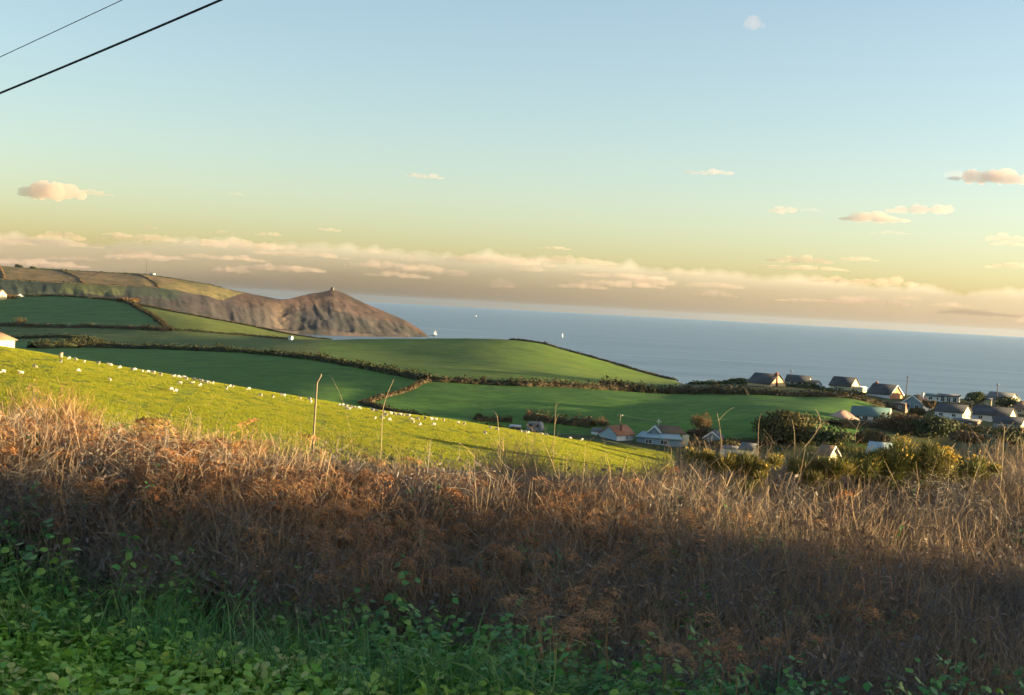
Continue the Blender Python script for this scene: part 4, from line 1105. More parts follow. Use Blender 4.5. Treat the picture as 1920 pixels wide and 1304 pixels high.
def scatter(name, label, cat, P, rot, scl, idx, meshes, mat):
    """many small plants that nobody could count: one object, points instanced by geometry nodes"""
    col = bpy.data.collections.new(name + "_variants")
    for i, me in enumerate(meshes):
        if not me.materials: me.materials.append(mat)
        col.objects.link(bpy.data.objects.new("%s_variant_%02d" % (name, i), me))
    n = len(P)
    me = bpy.data.meshes.new(name); me.vertices.add(n); me.vertices.foreach_set('co', np.asarray(P, np.float32).ravel())
    a = me.attributes.new('rot', 'FLOAT_VECTOR', 'POINT'); a.data.foreach_set('vector', np.asarray(rot, np.float32).ravel())
    a = me.attributes.new('scl', 'FLOAT', 'POINT'); a.data.foreach_set('value', np.asarray(scl, np.float32))
    a = me.attributes.new('idx', 'INT', 'POINT'); a.data.foreach_set('value', np.asarray(idx, np.int32))
    o = bpy.data.objects.new(name, me); COL.objects.link(o)
    ng = bpy.data.node_groups.new(name + "_scatter", 'GeometryNodeTree')
    ng.interface.new_socket("Geometry", in_out='INPUT', socket_type='NodeSocketGeometry')
    ng.interface.new_socket("Geometry", in_out='OUTPUT', socket_type='NodeSocketGeometry')
    N = ng.nodes; L = ng.links
    gi = N.new('NodeGroupInput'); go = N.new('NodeGroupOutput')
    ip = N.new('GeometryNodeInstanceOnPoints'); ci = N.new('GeometryNodeCollectionInfo')
    ci.inputs['Collection'].default_value = col; ci.inputs['Separate Children'].default_value = True; ci.inputs['Reset Children'].default_value = True
    def attr(nm, dt):
        q = N.new('GeometryNodeInputNamedAttribute'); q.data_type = dt; q.inputs['Name'].default_value = nm; return q.outputs['Attribute']
    er = N.new('FunctionNodeEulerToRotation')
    L.new(attr('rot', 'FLOAT_VECTOR'), er.inputs[0])
    L.new(gi.outputs[0], ip.inputs['Points']); L.new(ci.outputs[0], ip.inputs['Instance'])
    ip.inputs['Pick Instance'].default_value = True
    L.new(attr('idx', 'INT'), ip.inputs['Instance Index']); L.new(er.outputs[0], ip.inputs['Rotation']); L.new(attr('scl', 'FLOAT'), ip.inputs['Scale'])
    L.new(ip.outputs[0], go.inputs[0])
    md = o.modifiers.new("scatter", 'NODES'); md.node_group = ng
    me.materials.append(mat)
    tag(o, label, cat, kind="stuff")
    return o

# --- plant meshes
def curve_pts(n, h, lean, az, bend, rng):
    t = np.linspace(0, 1, n)
    r = lean * t + bend * t * t
    wob = rng.normal(size=2) * .03 * h
    return np.stack([np.cos(az) * r + wob[0] * np.sin(t * 5), np.sin(az) * r + wob[1] * np.sin(t * 6), h * t - .18 * abs(bend) * t * t], -1)

def stems_mesh(name, seed, n=22, rad=.16, h=(.35, .8), w=(.003, .006), lean=.25, bend=.2, branch=.4):
    rng = np.random.default_rng(seed); m = MB()
    for i in range(n):
        a, r = rng.uniform(0, 6.28), rad * math.sqrt(rng.uniform())
        P = curve_pts(5, rng.uniform(*h), rng.uniform(-lean, lean), rng.uniform(0, 6.28), rng.uniform(-bend, bend), rng) + np.array((math.cos(a) * r, math.sin(a) * r, -.03))
        wd = rng.uniform(*w); side = rng.normal(size=3) * np.array((1, 1, .1))
        m.ribbon(P, wd * np.array((1, .95, .85, .7, .35)), side)
        if rng.uniform() < branch:
            for q in range(rng.integers(1, 4)):
                k = rng.integers(2, 5); b = P[k]; az = rng.uniform(0, 6.28)
                L = rng.uniform(.05, .16)
                Q = np.stack([b, b + np.array((math.cos(az) * L * .4, math.sin(az) * L * .4, L * .45)), b + np.array((math.cos(az) * L * .8, math.sin(az) * L * .8, L * .75))])
                m.ribbon(Q, [wd * .7, wd * .6, wd * .3], rng.normal(size=3))
    return m.mesh(name)

def tangle_mesh(name, seed, n=34, rad=.28, w=(.0018, .004)):
    """fine dead twigs and withered leaves going every way"""
    rng = np.random.default_rng(seed); m = MB()
    def spot(): 
        a = rng.uniform(0, 6.28); r = rad * math.sqrt(rng.uniform()); return np.array((math.cos(a) * r, math.sin(a) * r, rng.normal() * .09 + .13))
    for i in range(n):
        c = spot()
        d = rng.normal(size=3) * np.array((1, 1, 1.3)); d /= np.linalg.norm(d); L = rng.uniform(.08, .26); k = rng.normal(size=3) * L * .3
        P = np.stack([c - d * L * .5, c + k * .3, c + d * L * .5 + k * .1])
        m.ribbon(P, rng.uniform(*w) * np.array((1, 1, .5)), rng.normal(size=3))
    for i in range(n // 2):
        c = spot()
        a = rng.normal(size=3) * rng.uniform(.006, .013); b = rng.normal(size=3) * rng.uniform(.003, .007)
        m.add([c - a, c + b, c + a + b * .4, c - b], [(0, 1, 2, 3)])
    return m.mesh(name)

def bracken_mesh(name, seed, fronds=5, rad=.1):
    rng = np.random.default_rng(seed); m = MB()
    for f in range(fronds):
        az = rng.uniform(0, 6.28); h = rng.uniform(.35, .65); out = rng.uniform(.12, .38)
        t = np.linspace(0, 1, 9)
        P = np.stack([np.cos(az) * out * t ** 1.4, np.sin(az) * out * t ** 1.4, h * np.sin(t * 1.9) / 1.0 * .95], -1) + np.array((*(rng.normal(size=2) * rad), 0))
        m.ribbon(P, np.linspace(.006, .002, 9), (-math.sin(az), math.cos(az), .2))
        sd = np.array((-math.sin(az), math.cos(az), 0))
        for i in range(3, 9):
            for q in (0, .5):
                if i + q > 8: continue
                b = P[i] * (1 - q) + P[min(i + 1, 8)] * q
                for sg in (-1, 1):
                    L = .20 * (1 - (i - 2.5 + q) / 7.2) * rng.uniform(.7, 1.2)
                    dr = sd * sg + np.array((math.cos(az), math.sin(az), 0)) * .45 + np.array((0, 0, rng.uniform(-.7, .15)))
                    dr /= np.linalg.norm(dr)
                    e = b + dr * L + np.array((0, 0, -.25 * L * rng.uniform(.3, 1.5)))
                    mid = (b + e) / 2 + np.array((0, 0, .06 * L))
                    nn = 5
                    for k in range(nn):     # little leaflets, curled and dry
                        fr = (k + .6) / nn; c = b * (1 - fr) ** 2 + 2 * mid * fr * (1 - fr) + e * fr ** 2
                        ls = .028 * (1 - .6 * fr) * rng.uniform(.6, 1.3); pd = np.cross(dr, (rng.normal() * .3, rng.normal() * .3, 1)); pd /= np.linalg.norm(pd)
                        for s2 in (-1, 1):
                            m.tri(c, c + pd * s2 * ls + dr * ls * .5 + rng.normal(size=3) * .006, c + dr * ls * .55)
    return m.mesh(name)

def grass_mesh(name, seed, n=26, rad=.09, h=(.12, .34), w=(.004, .008), droop=.5):
    rng = np.random.default_rng(seed); m = MB()
    for i in range(n):
        a, r = rng.uniform(0, 6.28), rad * math.sqrt(rng.uniform()); L = rng.uniform(*h); az = rng.uniform(0, 6.28)
        t = np.linspace(0, 1, 5); rr = L * droop * rng.uniform(.3, 1.5) * t ** 1.8
        P = np.stack([np.cos(az) * rr, np.sin(az) * rr, L * (t - .45 * droop * rng.uniform(.2, 1.3) * t ** 2.6)], -1) + np.array((math.cos(a) * r, math.sin(a) * r, -.02))
        m.ribbon(P, rng.uniform(*w) * np.array((.8, 1, .9, .65, .1)), (-math.sin(az) + rng.normal() * .3, math.cos(az) + rng.normal() * .3, rng.normal() * .2))
    return m.mesh(name)

def leaf_shape(kind):
    if kind == 'round':     # rounded lobed leaf
        an = np.linspace(-2.7, 2.7, 13); r = .5 * (1 + .10 * np.cos(an * 5)); return np.stack([.45 + np.cos(an) * r * 1.0, np.sin(an) * r, ], -1)
    t = np.linspace(0, 1, 6); wv = np.array((.02, .30, .40, .33, .17, .0))
    return np.concatenate([np.stack([t, wv], -1), np.stack([t[-2:0:-1], -wv[-2:0:-1]], -1)])

def one_leaf(m, base, direction, up, size, kind, rng, cup=.25):
    d = direction / np.linalg.norm(direction); s = np.cross(up, d); s /= np.linalg.norm(s) + 1e-9; u = np.cross(d, s)
    Q = leaf_shape(kind) * size
    z = -cup * size * (Q[:, 1] / size) ** 2 * 2 - .35 * size * (Q[:, 0] / size) ** 2 * rng.uniform(.2, 1.2) + rng.normal(size=len(Q)) * .03 * size
    V = base + Q[:, :1] * d + Q[:, 1:] * s + z[:, None] * u
    c = base + d * size * .45 + u * (-.07 * size)
    n = len(Q); m.add(np.vstack([V, c]), [(i, (i + 1) % n, n) for i in range(n)])

def rosette_mesh(name, seed, n=8, size=(.05, .10), kind='round', stalk=(.06, .16), rad=.10):
    rng = np.random.default_rng(seed); m = MB()
    for i in range(n):
        az = rng.uniform(0, 6.28); L = rng.uniform(*stalk); r = rng.uniform(.3, 1) * rad
        b = np.array((math.cos(az) * r * .3, math.sin(az) * r * .3, -.02)); e = np.array((math.cos(az) * r, math.sin(az) * r, L))
        m.ribbon([b, (b + e) / 2 + (0, 0, .01), e], [.005, .004, .004], (-math.sin(az), math.cos(az), 0))
        d = np.array((math.cos(az + rng.normal() * .5), math.sin(az + rng.normal() * .5), rng.uniform(-.2, .5)))
        one_leaf(m, e, d, np.array((rng.normal() * .35, rng.normal() * .35, 1)), rng.uniform(*size), kind, rng)
    return m.mesh(name)

def sprig_mesh(name, seed, stems=5, h=(.2, .5), size=(.035, .06), kind='ovate', rad=.06):
    """upright leafy stems: nettle, bramble, ivy shoots"""
    rng = np.random.default_rng(seed); m = MB()
    for i in range(stems):
        az = rng.uniform(0, 6.28); H = rng.uniform(*h)
        P = curve_pts(6, H, rng.uniform(0, .2), az, rng.uniform(-.1, .25), rng) + np.array((rng.normal() * rad, rng.normal() * rad, -.02))
        m.ribbon(P, np.linspace(.005, .002, 6), rng.normal(size=3))
        for k in range(1, 6):
            for q in range(rng.integers(1, 4)):
                a = rng.uniform(0, 6.28); d = np.array((math.cos(a), math.sin(a), rng.uniform(-.5, .4)))
                one_leaf(m, P[k] + d * .015, d, np.array((rng.normal() * .4, rng.normal() * .4, 1)), rng.uniform(*size), kind, rng, .15)
    return m.mesh(name)

V_STEM = [stems_mesh("dead_stems", 10 + i, 85, .34, (.30, .72)) for i in range(5)]
V_TALL = [stems_mesh("tall_dead_stems", 30 + i, 7, .10, (.6, 1.05), (.0035, .0065), .3, .35, .8) for i in range(6)]
V_TANG = [tangle_mesh("twig_tangle", 50 + i, 230, .36) for i in range(5)]
V_FERN = [bracken_mesh("bracken", 70 + i, 13, .24) for i in range(5)]
V_GRASS = [grass_mesh("grass", 90 + i, 170, .27, (.04, .13)) for i in range(5)]
V_LONG = [grass_mesh("long_grass", 110 + i, 60, .18, (.20, .48), (.005, .009), .8) for i in range(5)]
V_DRY = [grass_mesh("dry_grass", 130 + i, 85, .28, (.3, .62), (.003, .005), .45) for i in range(5)]
V_ROS = [rosette_mesh("rosette", 150 + i, 22, (.026, .066), 'round' if i % 3 else 'ovate', (.07, .19), .22) for i in range(6)]
V_SPRIG = [sprig_mesh("sprig", 170 + i, 11, (.15, .42), (.03, .055), 'ovate', .16) for i in range(6)]

MAT_STEM = mat_leaf("dead_stem", [(.28, .19, .115), (.40, .285, .17), (.20, .145, .10), (.34, .22, .12), (.26, .19, .14)], .8, .10, .15, 3.0)
MAT_TANG = mat_leaf("dead_twig", [(.15, .14, .135), (.21, .18, .155), (.13, .125, .12), (.24, .185, .14)], .85, .12, .1, 3.0)
MAT_FERN = mat_leaf("dead_bracken", [(.42, .20, .085), (.34, .165, .075), (.50, .27, .12), (.29, .155, .085)], .8, .25, .1, 2.0)
MAT_GRASS = mat_leaf("verge_grass", [(.20, .42, .06), (.25, .46, .065), (.17, .38, .06), (.30, .46, .07)], .55, .30, .3, 3.0)
MAT_LONG = mat_leaf("hedge_grass", [(.09, .25, .065), (.12, .28, .07), (.08, .21, .07), (.20, .27, .085)], .55, .30, .3, 3.0)
MAT_DRY = mat_leaf("dry_grass", [(.36, .24, .10), (.44, .31, .14), (.28, .17, .08), (.24, .18, .07)], .75, .2, .15, 3.0)
MAT_ROS = mat_leaf("broad_leaf", [(.24, .47, .06), (.30, .51, .065), (.19, .41, .06), (.27, .47, .06), (.22, .45, .06), (.38, .50, .07), (.32, .50, .06), (.48, .48, .16)], .45, .30, .4, 2.0)
MAT_SPRIG = mat_leaf("hedge_leaf_green", [(.08, .25, .06), (.11, .29, .06), (.065, .21, .065), (.17, .31, .06)], .45, .30, .4, 2.5)
MAT_RED = mat_leaf("withered_leaf", [(.22, .085, .04), (.15, .07, .04), (.28, .16, .06), (.12, .10, .03)], .7, .25, .2, 2.5)

def sample(n, ymin, ymax, umax, fn, seed):
    """n candidate points, kept with probability fn(x, y)"""
    rng = np.random.default_rng(seed)
    y = np.sqrt(rng.uniform(ymin ** 2, ymax ** 2, n)); u = rng.uniform(-umax, umax, n); x = u * y
    keep = rng.uniform(size=n) < fn(x, y)
    return x[keep], y[keep], rng
def clump(x, y, f, s, a=.45, b=.6): return sstep(a, b, vnoise(x * f, y * f, s))

def strew(name, label, cat, n, yr, fn, meshes, mat, scale, seed, tilt=.2, lift=None, hmul=False, umax=.46):
    x, y, rng = sample(n, yr[0], yr[1], umax, fn, seed)
    z = near_z(x, y); k = len(x)
    if lift is not None: z = z + vheight(x, y) * rng.uniform(*lift, k)
    rot = np.stack([rng.normal(size=k) * tilt, rng.normal(size=k) * tilt, rng.uniform(0, 6.28, k)], -1)
    sc = rng.uniform(*scale, k)
    if hmul: sc = sc * (.35 + .65 * vheight(x, y) / .49)
    return scatter(name, label, cat, np.stack([x, y, z], -1), rot, sc, rng.integers(0, len(meshes), k), meshes, mat)

T = tdist
lit = lambda x, y: sstep(2.2, 3.2, T(x, y))
strew("dead_stems", "dense dead brown stalks filling the roadside hedge", "stalks", 1900, (4.6, 13.6), lambda x, y: sstep(.5, 1.3, T(x, y)) * .95, V_STEM, MAT_STEM, (.55, .95), 1, .16, hmul=True)
strew("twig_tangle", "tangle of fine dark twigs and withered leaves in the hedge", "twigs", 2600, (4.6, 13.4), lambda x, y: sstep(.2, 1.1, T(x, y)) * .95, V_TANG, MAT_TANG, (.6, 1.0), 2, .3, (-.05, .55))
strew("bracken", "rust coloured dead bracken fronds in the hedge top", "bracken", 2500, (5.2, 12.2), lambda x, y: np.clip(sstep(.7, 1.6, T(x, y)) * (.025 + clump(x, y, .55, 61, .62, .72) * .14 + sstep(0, .5, T(x, y) - np.interp(x, [-3, -1.5, 0, 3], [.6, 1.1, 2.0, 2.6])) * sstep(1.8, -1.2, x) * .85), 0, 1), V_FERN, MAT_FERN, (.5, .85), 3, .2, hmul=True)
strew("dry_grass", "straw coloured dead grass standing in the hedge", "grass", 1500, (4.8, 13.6), lambda x, y: sstep(.9, 1.8, T(x, y)) * (.25 + .55 * clump(x, y, .7, 62)), V_DRY, MAT_DRY, (.5, .9), 4, .15, hmul=True)
strew("tall_stalks", "sparse tall pale stalks rising above the hedge", "stalks", 520, (5.4, 13.4), lambda x, y: sstep(1.3, 2.2, T(x, y)) * (.35 + .65 * sstep(-1.5, 2.5, x)), V_TALL, MAT_STEM, (.5, .85), 5, .15)
strew("verge_grass", "short green grass of the verge in the lower left", "grass", 2600, (4.2, 9.6), lambda x, y: sstep(.6, -.1, T(x, y)), V_GRASS, MAT_GRASS, (.5, 1.0), 6, .15)
strew("hedge_grass", "long green grass tufts at the foot of the hedge", "grass", 1000, (4.2, 10), lambda x, y: np.clip(sstep(-.7, .0, T(x, y)) * sstep(1.0, .3, T(x, y)) * (.2 + .8 * clump(x, y, .9, 63)), 0, 1), V_LONG, MAT_LONG, (.5, 1.0), 7, .25)
strew("broad_leaves", "round green leaves of weeds on the verge", "leaves", 9000, (4.2, 9.2), lambda x, y: sstep(.5, -.1, T(x, y)) * (.45 + .65 * clump(x, y, .8, 64)) * sstep(1.2, -.6, x), V_ROS, MAT_ROS, (.40, .85), 8, .2)
strew("hedge_leaves", "green nettle and bramble leaves at the foot of the hedge", "leaves", 3800, (4.2, 10.4), lambda x, y: np.clip(sstep(-.35, .25, T(x, y)) * sstep(1.5, .5, T(x, y)) * (.12 + .88 * clump(x, y, .75, 65, .42, .6)) * (.35 + .65 * sstep(.9, -.3, x)), 0, 1), V_SPRIG, MAT_SPRIG, (.5, 1.0), 9, .25, (0, .4))
strew("green_shoots", "scattered green bramble shoots in the sunlit hedge top", "leaves", 800, (6, 13), lambda x, y: sstep(1.5, 2.4, T(x, y)) * clump(x, y, .6, 66, .58, .68) * .9, V_SPRIG, MAT_SPRIG, (.4, .7), 10, .3, (.2, .55))
strew("withered_leaves", "red brown withered leaves caught in the hedge", "leaves", 700, (4.6, 12), lambda x, y: sstep(.9, 1.6, T(x, y)) * (.15 + .6 * clump(x, y, .8, 67)), V_SPRIG, MAT_RED, (.35, .65), 11, .4, (0, .5))

# --- scrub behind the hedge on the left, gorse in flower on the right
def twig_shrub(name, label, px, py, d, w, h, mat, seed, mains=70, tw=.009, cat="shrub", squash=.75):
    """forking stems fanning out of the ground to a rounded, uneven outline"""
    rng = np.random.default_rng(seed); p = pt(px, py, d)
    root = empty(name, p); tag(root, label, cat)
    stems, twigs = MB(), MB()
    def grow(b, dr, L, wd, lev):
        k = rng.normal(size=3) * L * .12
        P = np.stack([b, b + dr * L * .35 + k * .6, b + dr * L * .7 + k, b + dr * L + k * .5 + np.array((0, 0, .05 * L))])
        (stems if lev == 0 else twigs).ribbon(P, wd * np.array((1, .9, .75, .4)), rng.normal(size=3))
        if lev < 2:
            for q in range(rng.integers(4, 8) if lev == 0 else rng.integers(2, 5)):
                f = rng.uniform(.3, 1.0); c = b + (P[3] - b) * f
                nd = dr + rng.normal(size=3) * .55 + np.array((0, 0, .25)); nd /= np.linalg.norm(nd)
                grow(c, nd, L * rng.uniform(.22, .42), wd * .65, lev + 1)
    for i in range(mains):
        a = rng.uniform(0, 6.28); r = math.sqrt(rng.uniform())
        b = np.array((math.cos(a) * r * w * .36, math.sin(a) * r * w * .36 * squash, -.15))
        dr = np.array((math.cos(a) * r * .75 + rng.normal() * .2, math.sin(a) * r * .5 + rng.normal() * .2, 1.0)); dr /= np.linalg.norm(dr)
        grow(b, dr, h * (1.08 - .5 * r * r) * rng.uniform(.6, .95), tw, 0)
    stems.build("stems", mat, root); twigs.build("twigs", mat, root)
    return root
MAT_SHRUB = mat_leaf("shrub_twig", [(.26, .15, .075), (.34, .21, .10), (.20, .12, .065), (.24, .17, .075)], .8, .1, .1, 1.5)
MAT_SHRUB2 = mat_leaf("dark_shrub_twig", [(.15, .11, .06), (.19, .14, .07), (.12, .10, .055), (.24, .15, .08)], .8, .1, .1, 1.5)
twig_shrub("bare_shrub", "rounded twiggy brown shrub rising behind the hedge at far left", 88, 812, 20, 1.7, .74, MAT_SHRUB, 3, 320)
twig_shrub("bare_shrub", "low dark twiggy shrub behind the hedge, second from the left", 235, 838, 19, 1.1, .52, MAT_SHRUB2, 5, 90)
twig_shrub("bare_shrub", "low dark twiggy shrub behind the hedge, third from the left", 345, 842, 19, .9, .50, MAT_SHRUB2, 15, 80)
twig_shrub("bare_shrub", "low orange brown shrub behind the hedge left of the slim post", 440, 850, 18.5, 1.2, .50, MAT_SHRUB, 6, 100)
twig_shrub("bare_shrub", "leftmost twiggy shrub cut by the frame edge", -25, 830, 19, .9, .55, MAT_SHRUB2, 16, 80)
def gorse(label, px, py, d, w, h, seed, flowers=420):
    rng = np.random.default_rng(seed)
    root = twig_shrub("gorse_bush", label, px, py, d, w, h, MAT_GORSE, seed, 90, .006, "bush", .8)
    m = MB(); n = 9000; nl = 22
    lob = rng.normal(size=(nl, 3)) * np.array((w * .34, w * .25, h * .22)) + np.array((0, 0, h * .30)); lr = rng.uniform(.06, .17, nl)
    q = rng.integers(0, nl, n); u = rng.normal(size=(n, 3)); u /= np.linalg.norm(u, axis=1)[:, None]
    C = lob[q] + u * (lr[q] * rng.uniform(.3, 1.25, n))[:, None] * np.array((w, w, h * 1.5)); C[:, 2] = np.maximum(C[:, 2], -.3)
    up = u + np.array((0, 0, .8)); up /= np.linalg.norm(up, axis=1)[:, None]; L = rng.uniform(.02, .06, (n, 1)); S_ = np.cross(up, rng.normal(size=(n, 3))) * .0018
    m.add(np.stack([C - S_, C + S_, C + up * L + S_ * .2, C + up * L - S_ * .2], 1).reshape(-1, 3), np.arange(n * 4).reshape(-1, 4))
    m.build("spines", MAT_GORSE, root)
    m = MB(); pick = rng.permutation(np.where((u[:, 2] > -.1) & (vnoise(C[:, 0] * 9 + seed, C[:, 2] * 9, seed) > .48))[0])[:flowers]
    Cf = C[pick] + up[pick] * L[pick]
    m.add(*leaf_quads(Cf, u[pick], .008, rng)); m.add(*leaf_quads(Cf + rng.normal(size=Cf.shape) * .007, u[pick], .008, rng, 2.0))
    m.build("blossom", MAT_BLOSSOM, root)
MAT_GORSE = mat_leaf("gorse_spine", [(.11, .12, .03), (.16, .16, .04), (.085, .095, .03), (.20, .17, .05)], .7, .15, .2, 4.0)
MAT_BLOSSOM = mat_leaf("gorse_blossom", [(.55, .34, .03), (.62, .40, .05), (.42, .27, .03)], .6, .25, .2, 6.0)
gorse("gorse bush with the most yellow flowers on the hedge top at right", 1705, 884, 10.3, .60, .28, 11, 620)
gorse("smaller gorse bush with few yellow flowers left of the big one", 1648, 888, 10.1, .40, .20, 12, 200)
gorse("sparse gorse bush right of the flowering one", 1772, 892, 10.6, .42, .18, 13, 160)
gorse("low yellow green gorse patch under the big round bush", 1395, 890, 9.6, .36, .16, 14, 90)
gorse("low gorse patch under the little tan roofed hut", 1540, 892, 9.9, .34, .14, 15, 50)

# --- single stalks and posts that stand out above the hedge
def stalk(label, pts, d, r=.006, mat=None, twigs=0, name="dead_stalk", cat="stalk", seed=0):
    rng = np.random.default_rng(seed + 400)
    P = np.array([ptn(px, py, d) for px, py in pts])
    b = P[0].copy(); root = empty(name, Vector(b)); tag(root, label, cat)
    Q = P - b
    t = np.linspace(0, 1, len(Q)); tt = np.linspace(0, 1, 14)
    C = np.stack([np.interp(tt, t, Q[:, k]) for k in range(3)], -1)
    for _ in range(2): C[1:-1] = (C[:-2] + 2 * C[1:-1] + C[2:]) / 4
    C[:, 1] += np.sin(tt * 2.2 + seed) * .04
    base = C[0] - np.array((0, 0, .25)); C = np.vstack([base, C])
    m = MB(); m.tube(C, np.linspace(r, r * .45, len(C)), 6); m.build("stem", mat or MAT_STALK, root)
    for k in range(twigs):
        i = rng.integers(6, len(C) - 1); a = rng.uniform(0, 6.28); L = rng.uniform(.05, .14)
        m = MB(); m.tube([C[i], C[i] + np.array((math.cos(a) * L * .5, math.sin(a) * L * .3, L * .5)), C[i] + np.array((math.cos(a) * L, math.sin(a) * L * .5, L * .8))], [r * .5, r * .4, r * .2], 5); m.build("twig", mat or MAT_STALK, root)
MAT_STALK = mat_leaf("pale_stalk", [(.36, .27, .16), (.42, .32, .19), (.30, .21, .12)], .75, .05, .2, 5.0)
def slim_post():
    b = pt(587, 830, 13.0); t = pt(595, 711, 13.0); h = t.z - b.z
    root = empty("slim_post", b); tag(root, "slim weathered wooden post standing on the hedge before the pasture", "post")
    dx = t.x - b.x
    m = MB(); m.tube([(0, 0, -.5), (dx * .2, 0, h * .2), (dx * .5, 0, h * .5), (dx * .8, 0, h * .85), (dx, 0, h)], [.0095, .009, .0085, .008, .007], 8); m.build("shaft", M['wood_grey'], root)
    m = MB(); m.tube([(dx, 0, h - .03), (dx + .03, 0, h + .03), (dx + .035, 0, h + .05)], [.008, .0085, .004], 6); m.build("tip", M['wood_grey'], root)
slim_post()
STALKS = [
 ("long leaning pale stalk bending right above the sheep", [(715, 830), (716, 790), (717, 765), (727, 735), (738, 712)], 12.5, .008, 0),
 ("faint thin stalk between the slim post and the leaning stalk", [(660, 840), (652, 790), (640, 745), (622, 708)], 12.5, .004, 1),
 ("curved pale stalk with hooked tip at left above the hedge", [(342, 850), (342, 820), (346, 795), (355, 778), (366, 766)], 11.5, .008, 0),
 ("short pale stalk just left of the slim post", [(566, 840), (566, 815), (565, 790)], 11.5, .005, 0),
 ("thin pale stalk with bent top right of the small flock", [(938, 850), (935, 810), (933, 778), (926, 771), (922, 770)], 12.0, .006, 0),
 ("straight thin stalk before the lower field left of the cream chalet", [(1037, 850), (1040, 800), (1043, 756)], 12.0, .006, 2),
 ("wavy pale stalk before the feathery bare tree", [(1355, 900), (1354, 850), (1352, 805), (1346, 776)], 11.0, .007, 1),
 ("pale stalk rising before the left side of the big round bush", [(1424, 890), (1423, 830), (1424, 790), (1428, 775)], 11.0, .006, 0),
 ("forked stalk crossing the right side of the big round bush", [(1470, 905), (1500, 850), (1530, 815), (1538, 795), (1537, 785)], 10.8, .008, 3),
 ("wavy stalk in front of the middle of the big round bush", [(1493, 900), (1490, 850), (1488, 810), (1483, 786)], 10.8, .006, 1),
 ("bent stalk with sideways tip left of the pink roofed chalet", [(1610, 890), (1600, 820), (1605, 800), (1612, 790)], 10.6, .005, 2),
 ("arched stalk pair before the white bungalow with yellow gable", [(1880, 905), (1850, 850), (1830, 815), (1818, 800)], 10.2, .006, 2),
 ("upright reddish stalk at the right before the lowest bungalow", [(1872, 930), (1880, 870), (1885, 820), (1888, 800)], 10.0, .008, 3),
 ("thick tan stalk lying on the shaded hedge at left", [(226, 960), (238, 930), (270, 890), (300, 873)], 9.2, .006, 1),
 ("fallen pale stalk on the sunlit bracken at left", [(212, 830), (222, 850), (240, 866), (256, 874)], 10.6, .008, 1),
]
for i, (lab, pp, d, r, tw) in enumerate(STALKS): stalk(lab, pp, d, r * .42, None, tw, seed=i)

# --- clumps of dead fern low in the hedge that stand out singly
def dead_fern(label, px, py, d, scale, k, rz):
    p = pt(px, py, d); o = link("dead_fern", V_FERN[k].copy(), MAT_FERN2, None, p, rz); o.data.materials.clear(); o.data.materials.append(MAT_FERN2)
    o.scale = (scale, scale, scale * .8); tag(o, label, "fern")
MAT_FERN2 = mat_leaf("dark_dead_fern", [(.30, .16, .085), (.24, .13, .075), (.36, .20, .10)], .8, .2, .1, 3.0)
dead_fern("brown dead fern clump at the hedge foot right of centre", 1050, 1235, 5.9, .62, 1, 1.0)
dead_fern("rust dead fern clump in the shaded hedge, lower right", 1650, 1120, 6.3, .75, 2, 2.0)
dead_fern("brown dead fern clump in the bottom right corner", 1330, 1290, 5.7, .60, 3, 4.0)
dead_fern("dark rust fern clump in the shaded hedge left of centre", 690, 1100, 6.7, .65, 0, 5.0)

# --- unseen hedge bank added right of the frame, shaped to cast the foreground shade
def shade_hedge():
    rng = np.random.default_rng(3); m = MB()
    X0 = 38.0
    ys = np.linspace(-14, 10, 140); top = np.interp(ys, [-14, 6.75, 7.43, 7.95, 8.2, 8.75, 10], [2.2, 1.45, .57, .35, .02, -.8, -1.8]) + fbm(ys * 1.1, ys * 0, 4, 12) * .22
    gz = near_z(np.full(len(ys), X0), np.minimum(ys, 13.9)) - .6; top = np.maximum(top, gz + .05)
    prof = [(-.75, 0), (-.6, .6), (-.3, .92), (.1, 1.0), (.5, .8), (.75, 0)]
    C = np.stack([np.stack([X0 + a + rng.normal(size=len(ys)) * .05, ys, gz - .5 + (top - gz + .5) * b], -1) for a, b in prof], 1)
    k = len(prof); i = np.arange(len(ys) - 1)[:, None] * k; j = np.arange(k - 1)[None]
    m.add(C.reshape(-1, 3), np.stack([i + j, i + k + j, i + k + j + 1, i + j + 1], -1).reshape(-1, 4))
    n = 9000; q = rng.integers(0, len(ys), n); a = rng.uniform(-.6, .6, n)
    Cc = np.stack([X0 + a, ys[q] + rng.uniform(-.12, .12, n), top[q] - np.abs(a) * .4 + rng.normal(size=n) * .07], -1)
    m.add(*leaf_quads(Cc, np.tile((0, 0, 1.), (n, 1)), .05, rng))
    o = m.build("shade_hedge_bank", M['hedge']); tag(o, "unseen hedge bank at right, shaped to shade the foreground hedge", "bank", kind="structure")
shade_hedge()

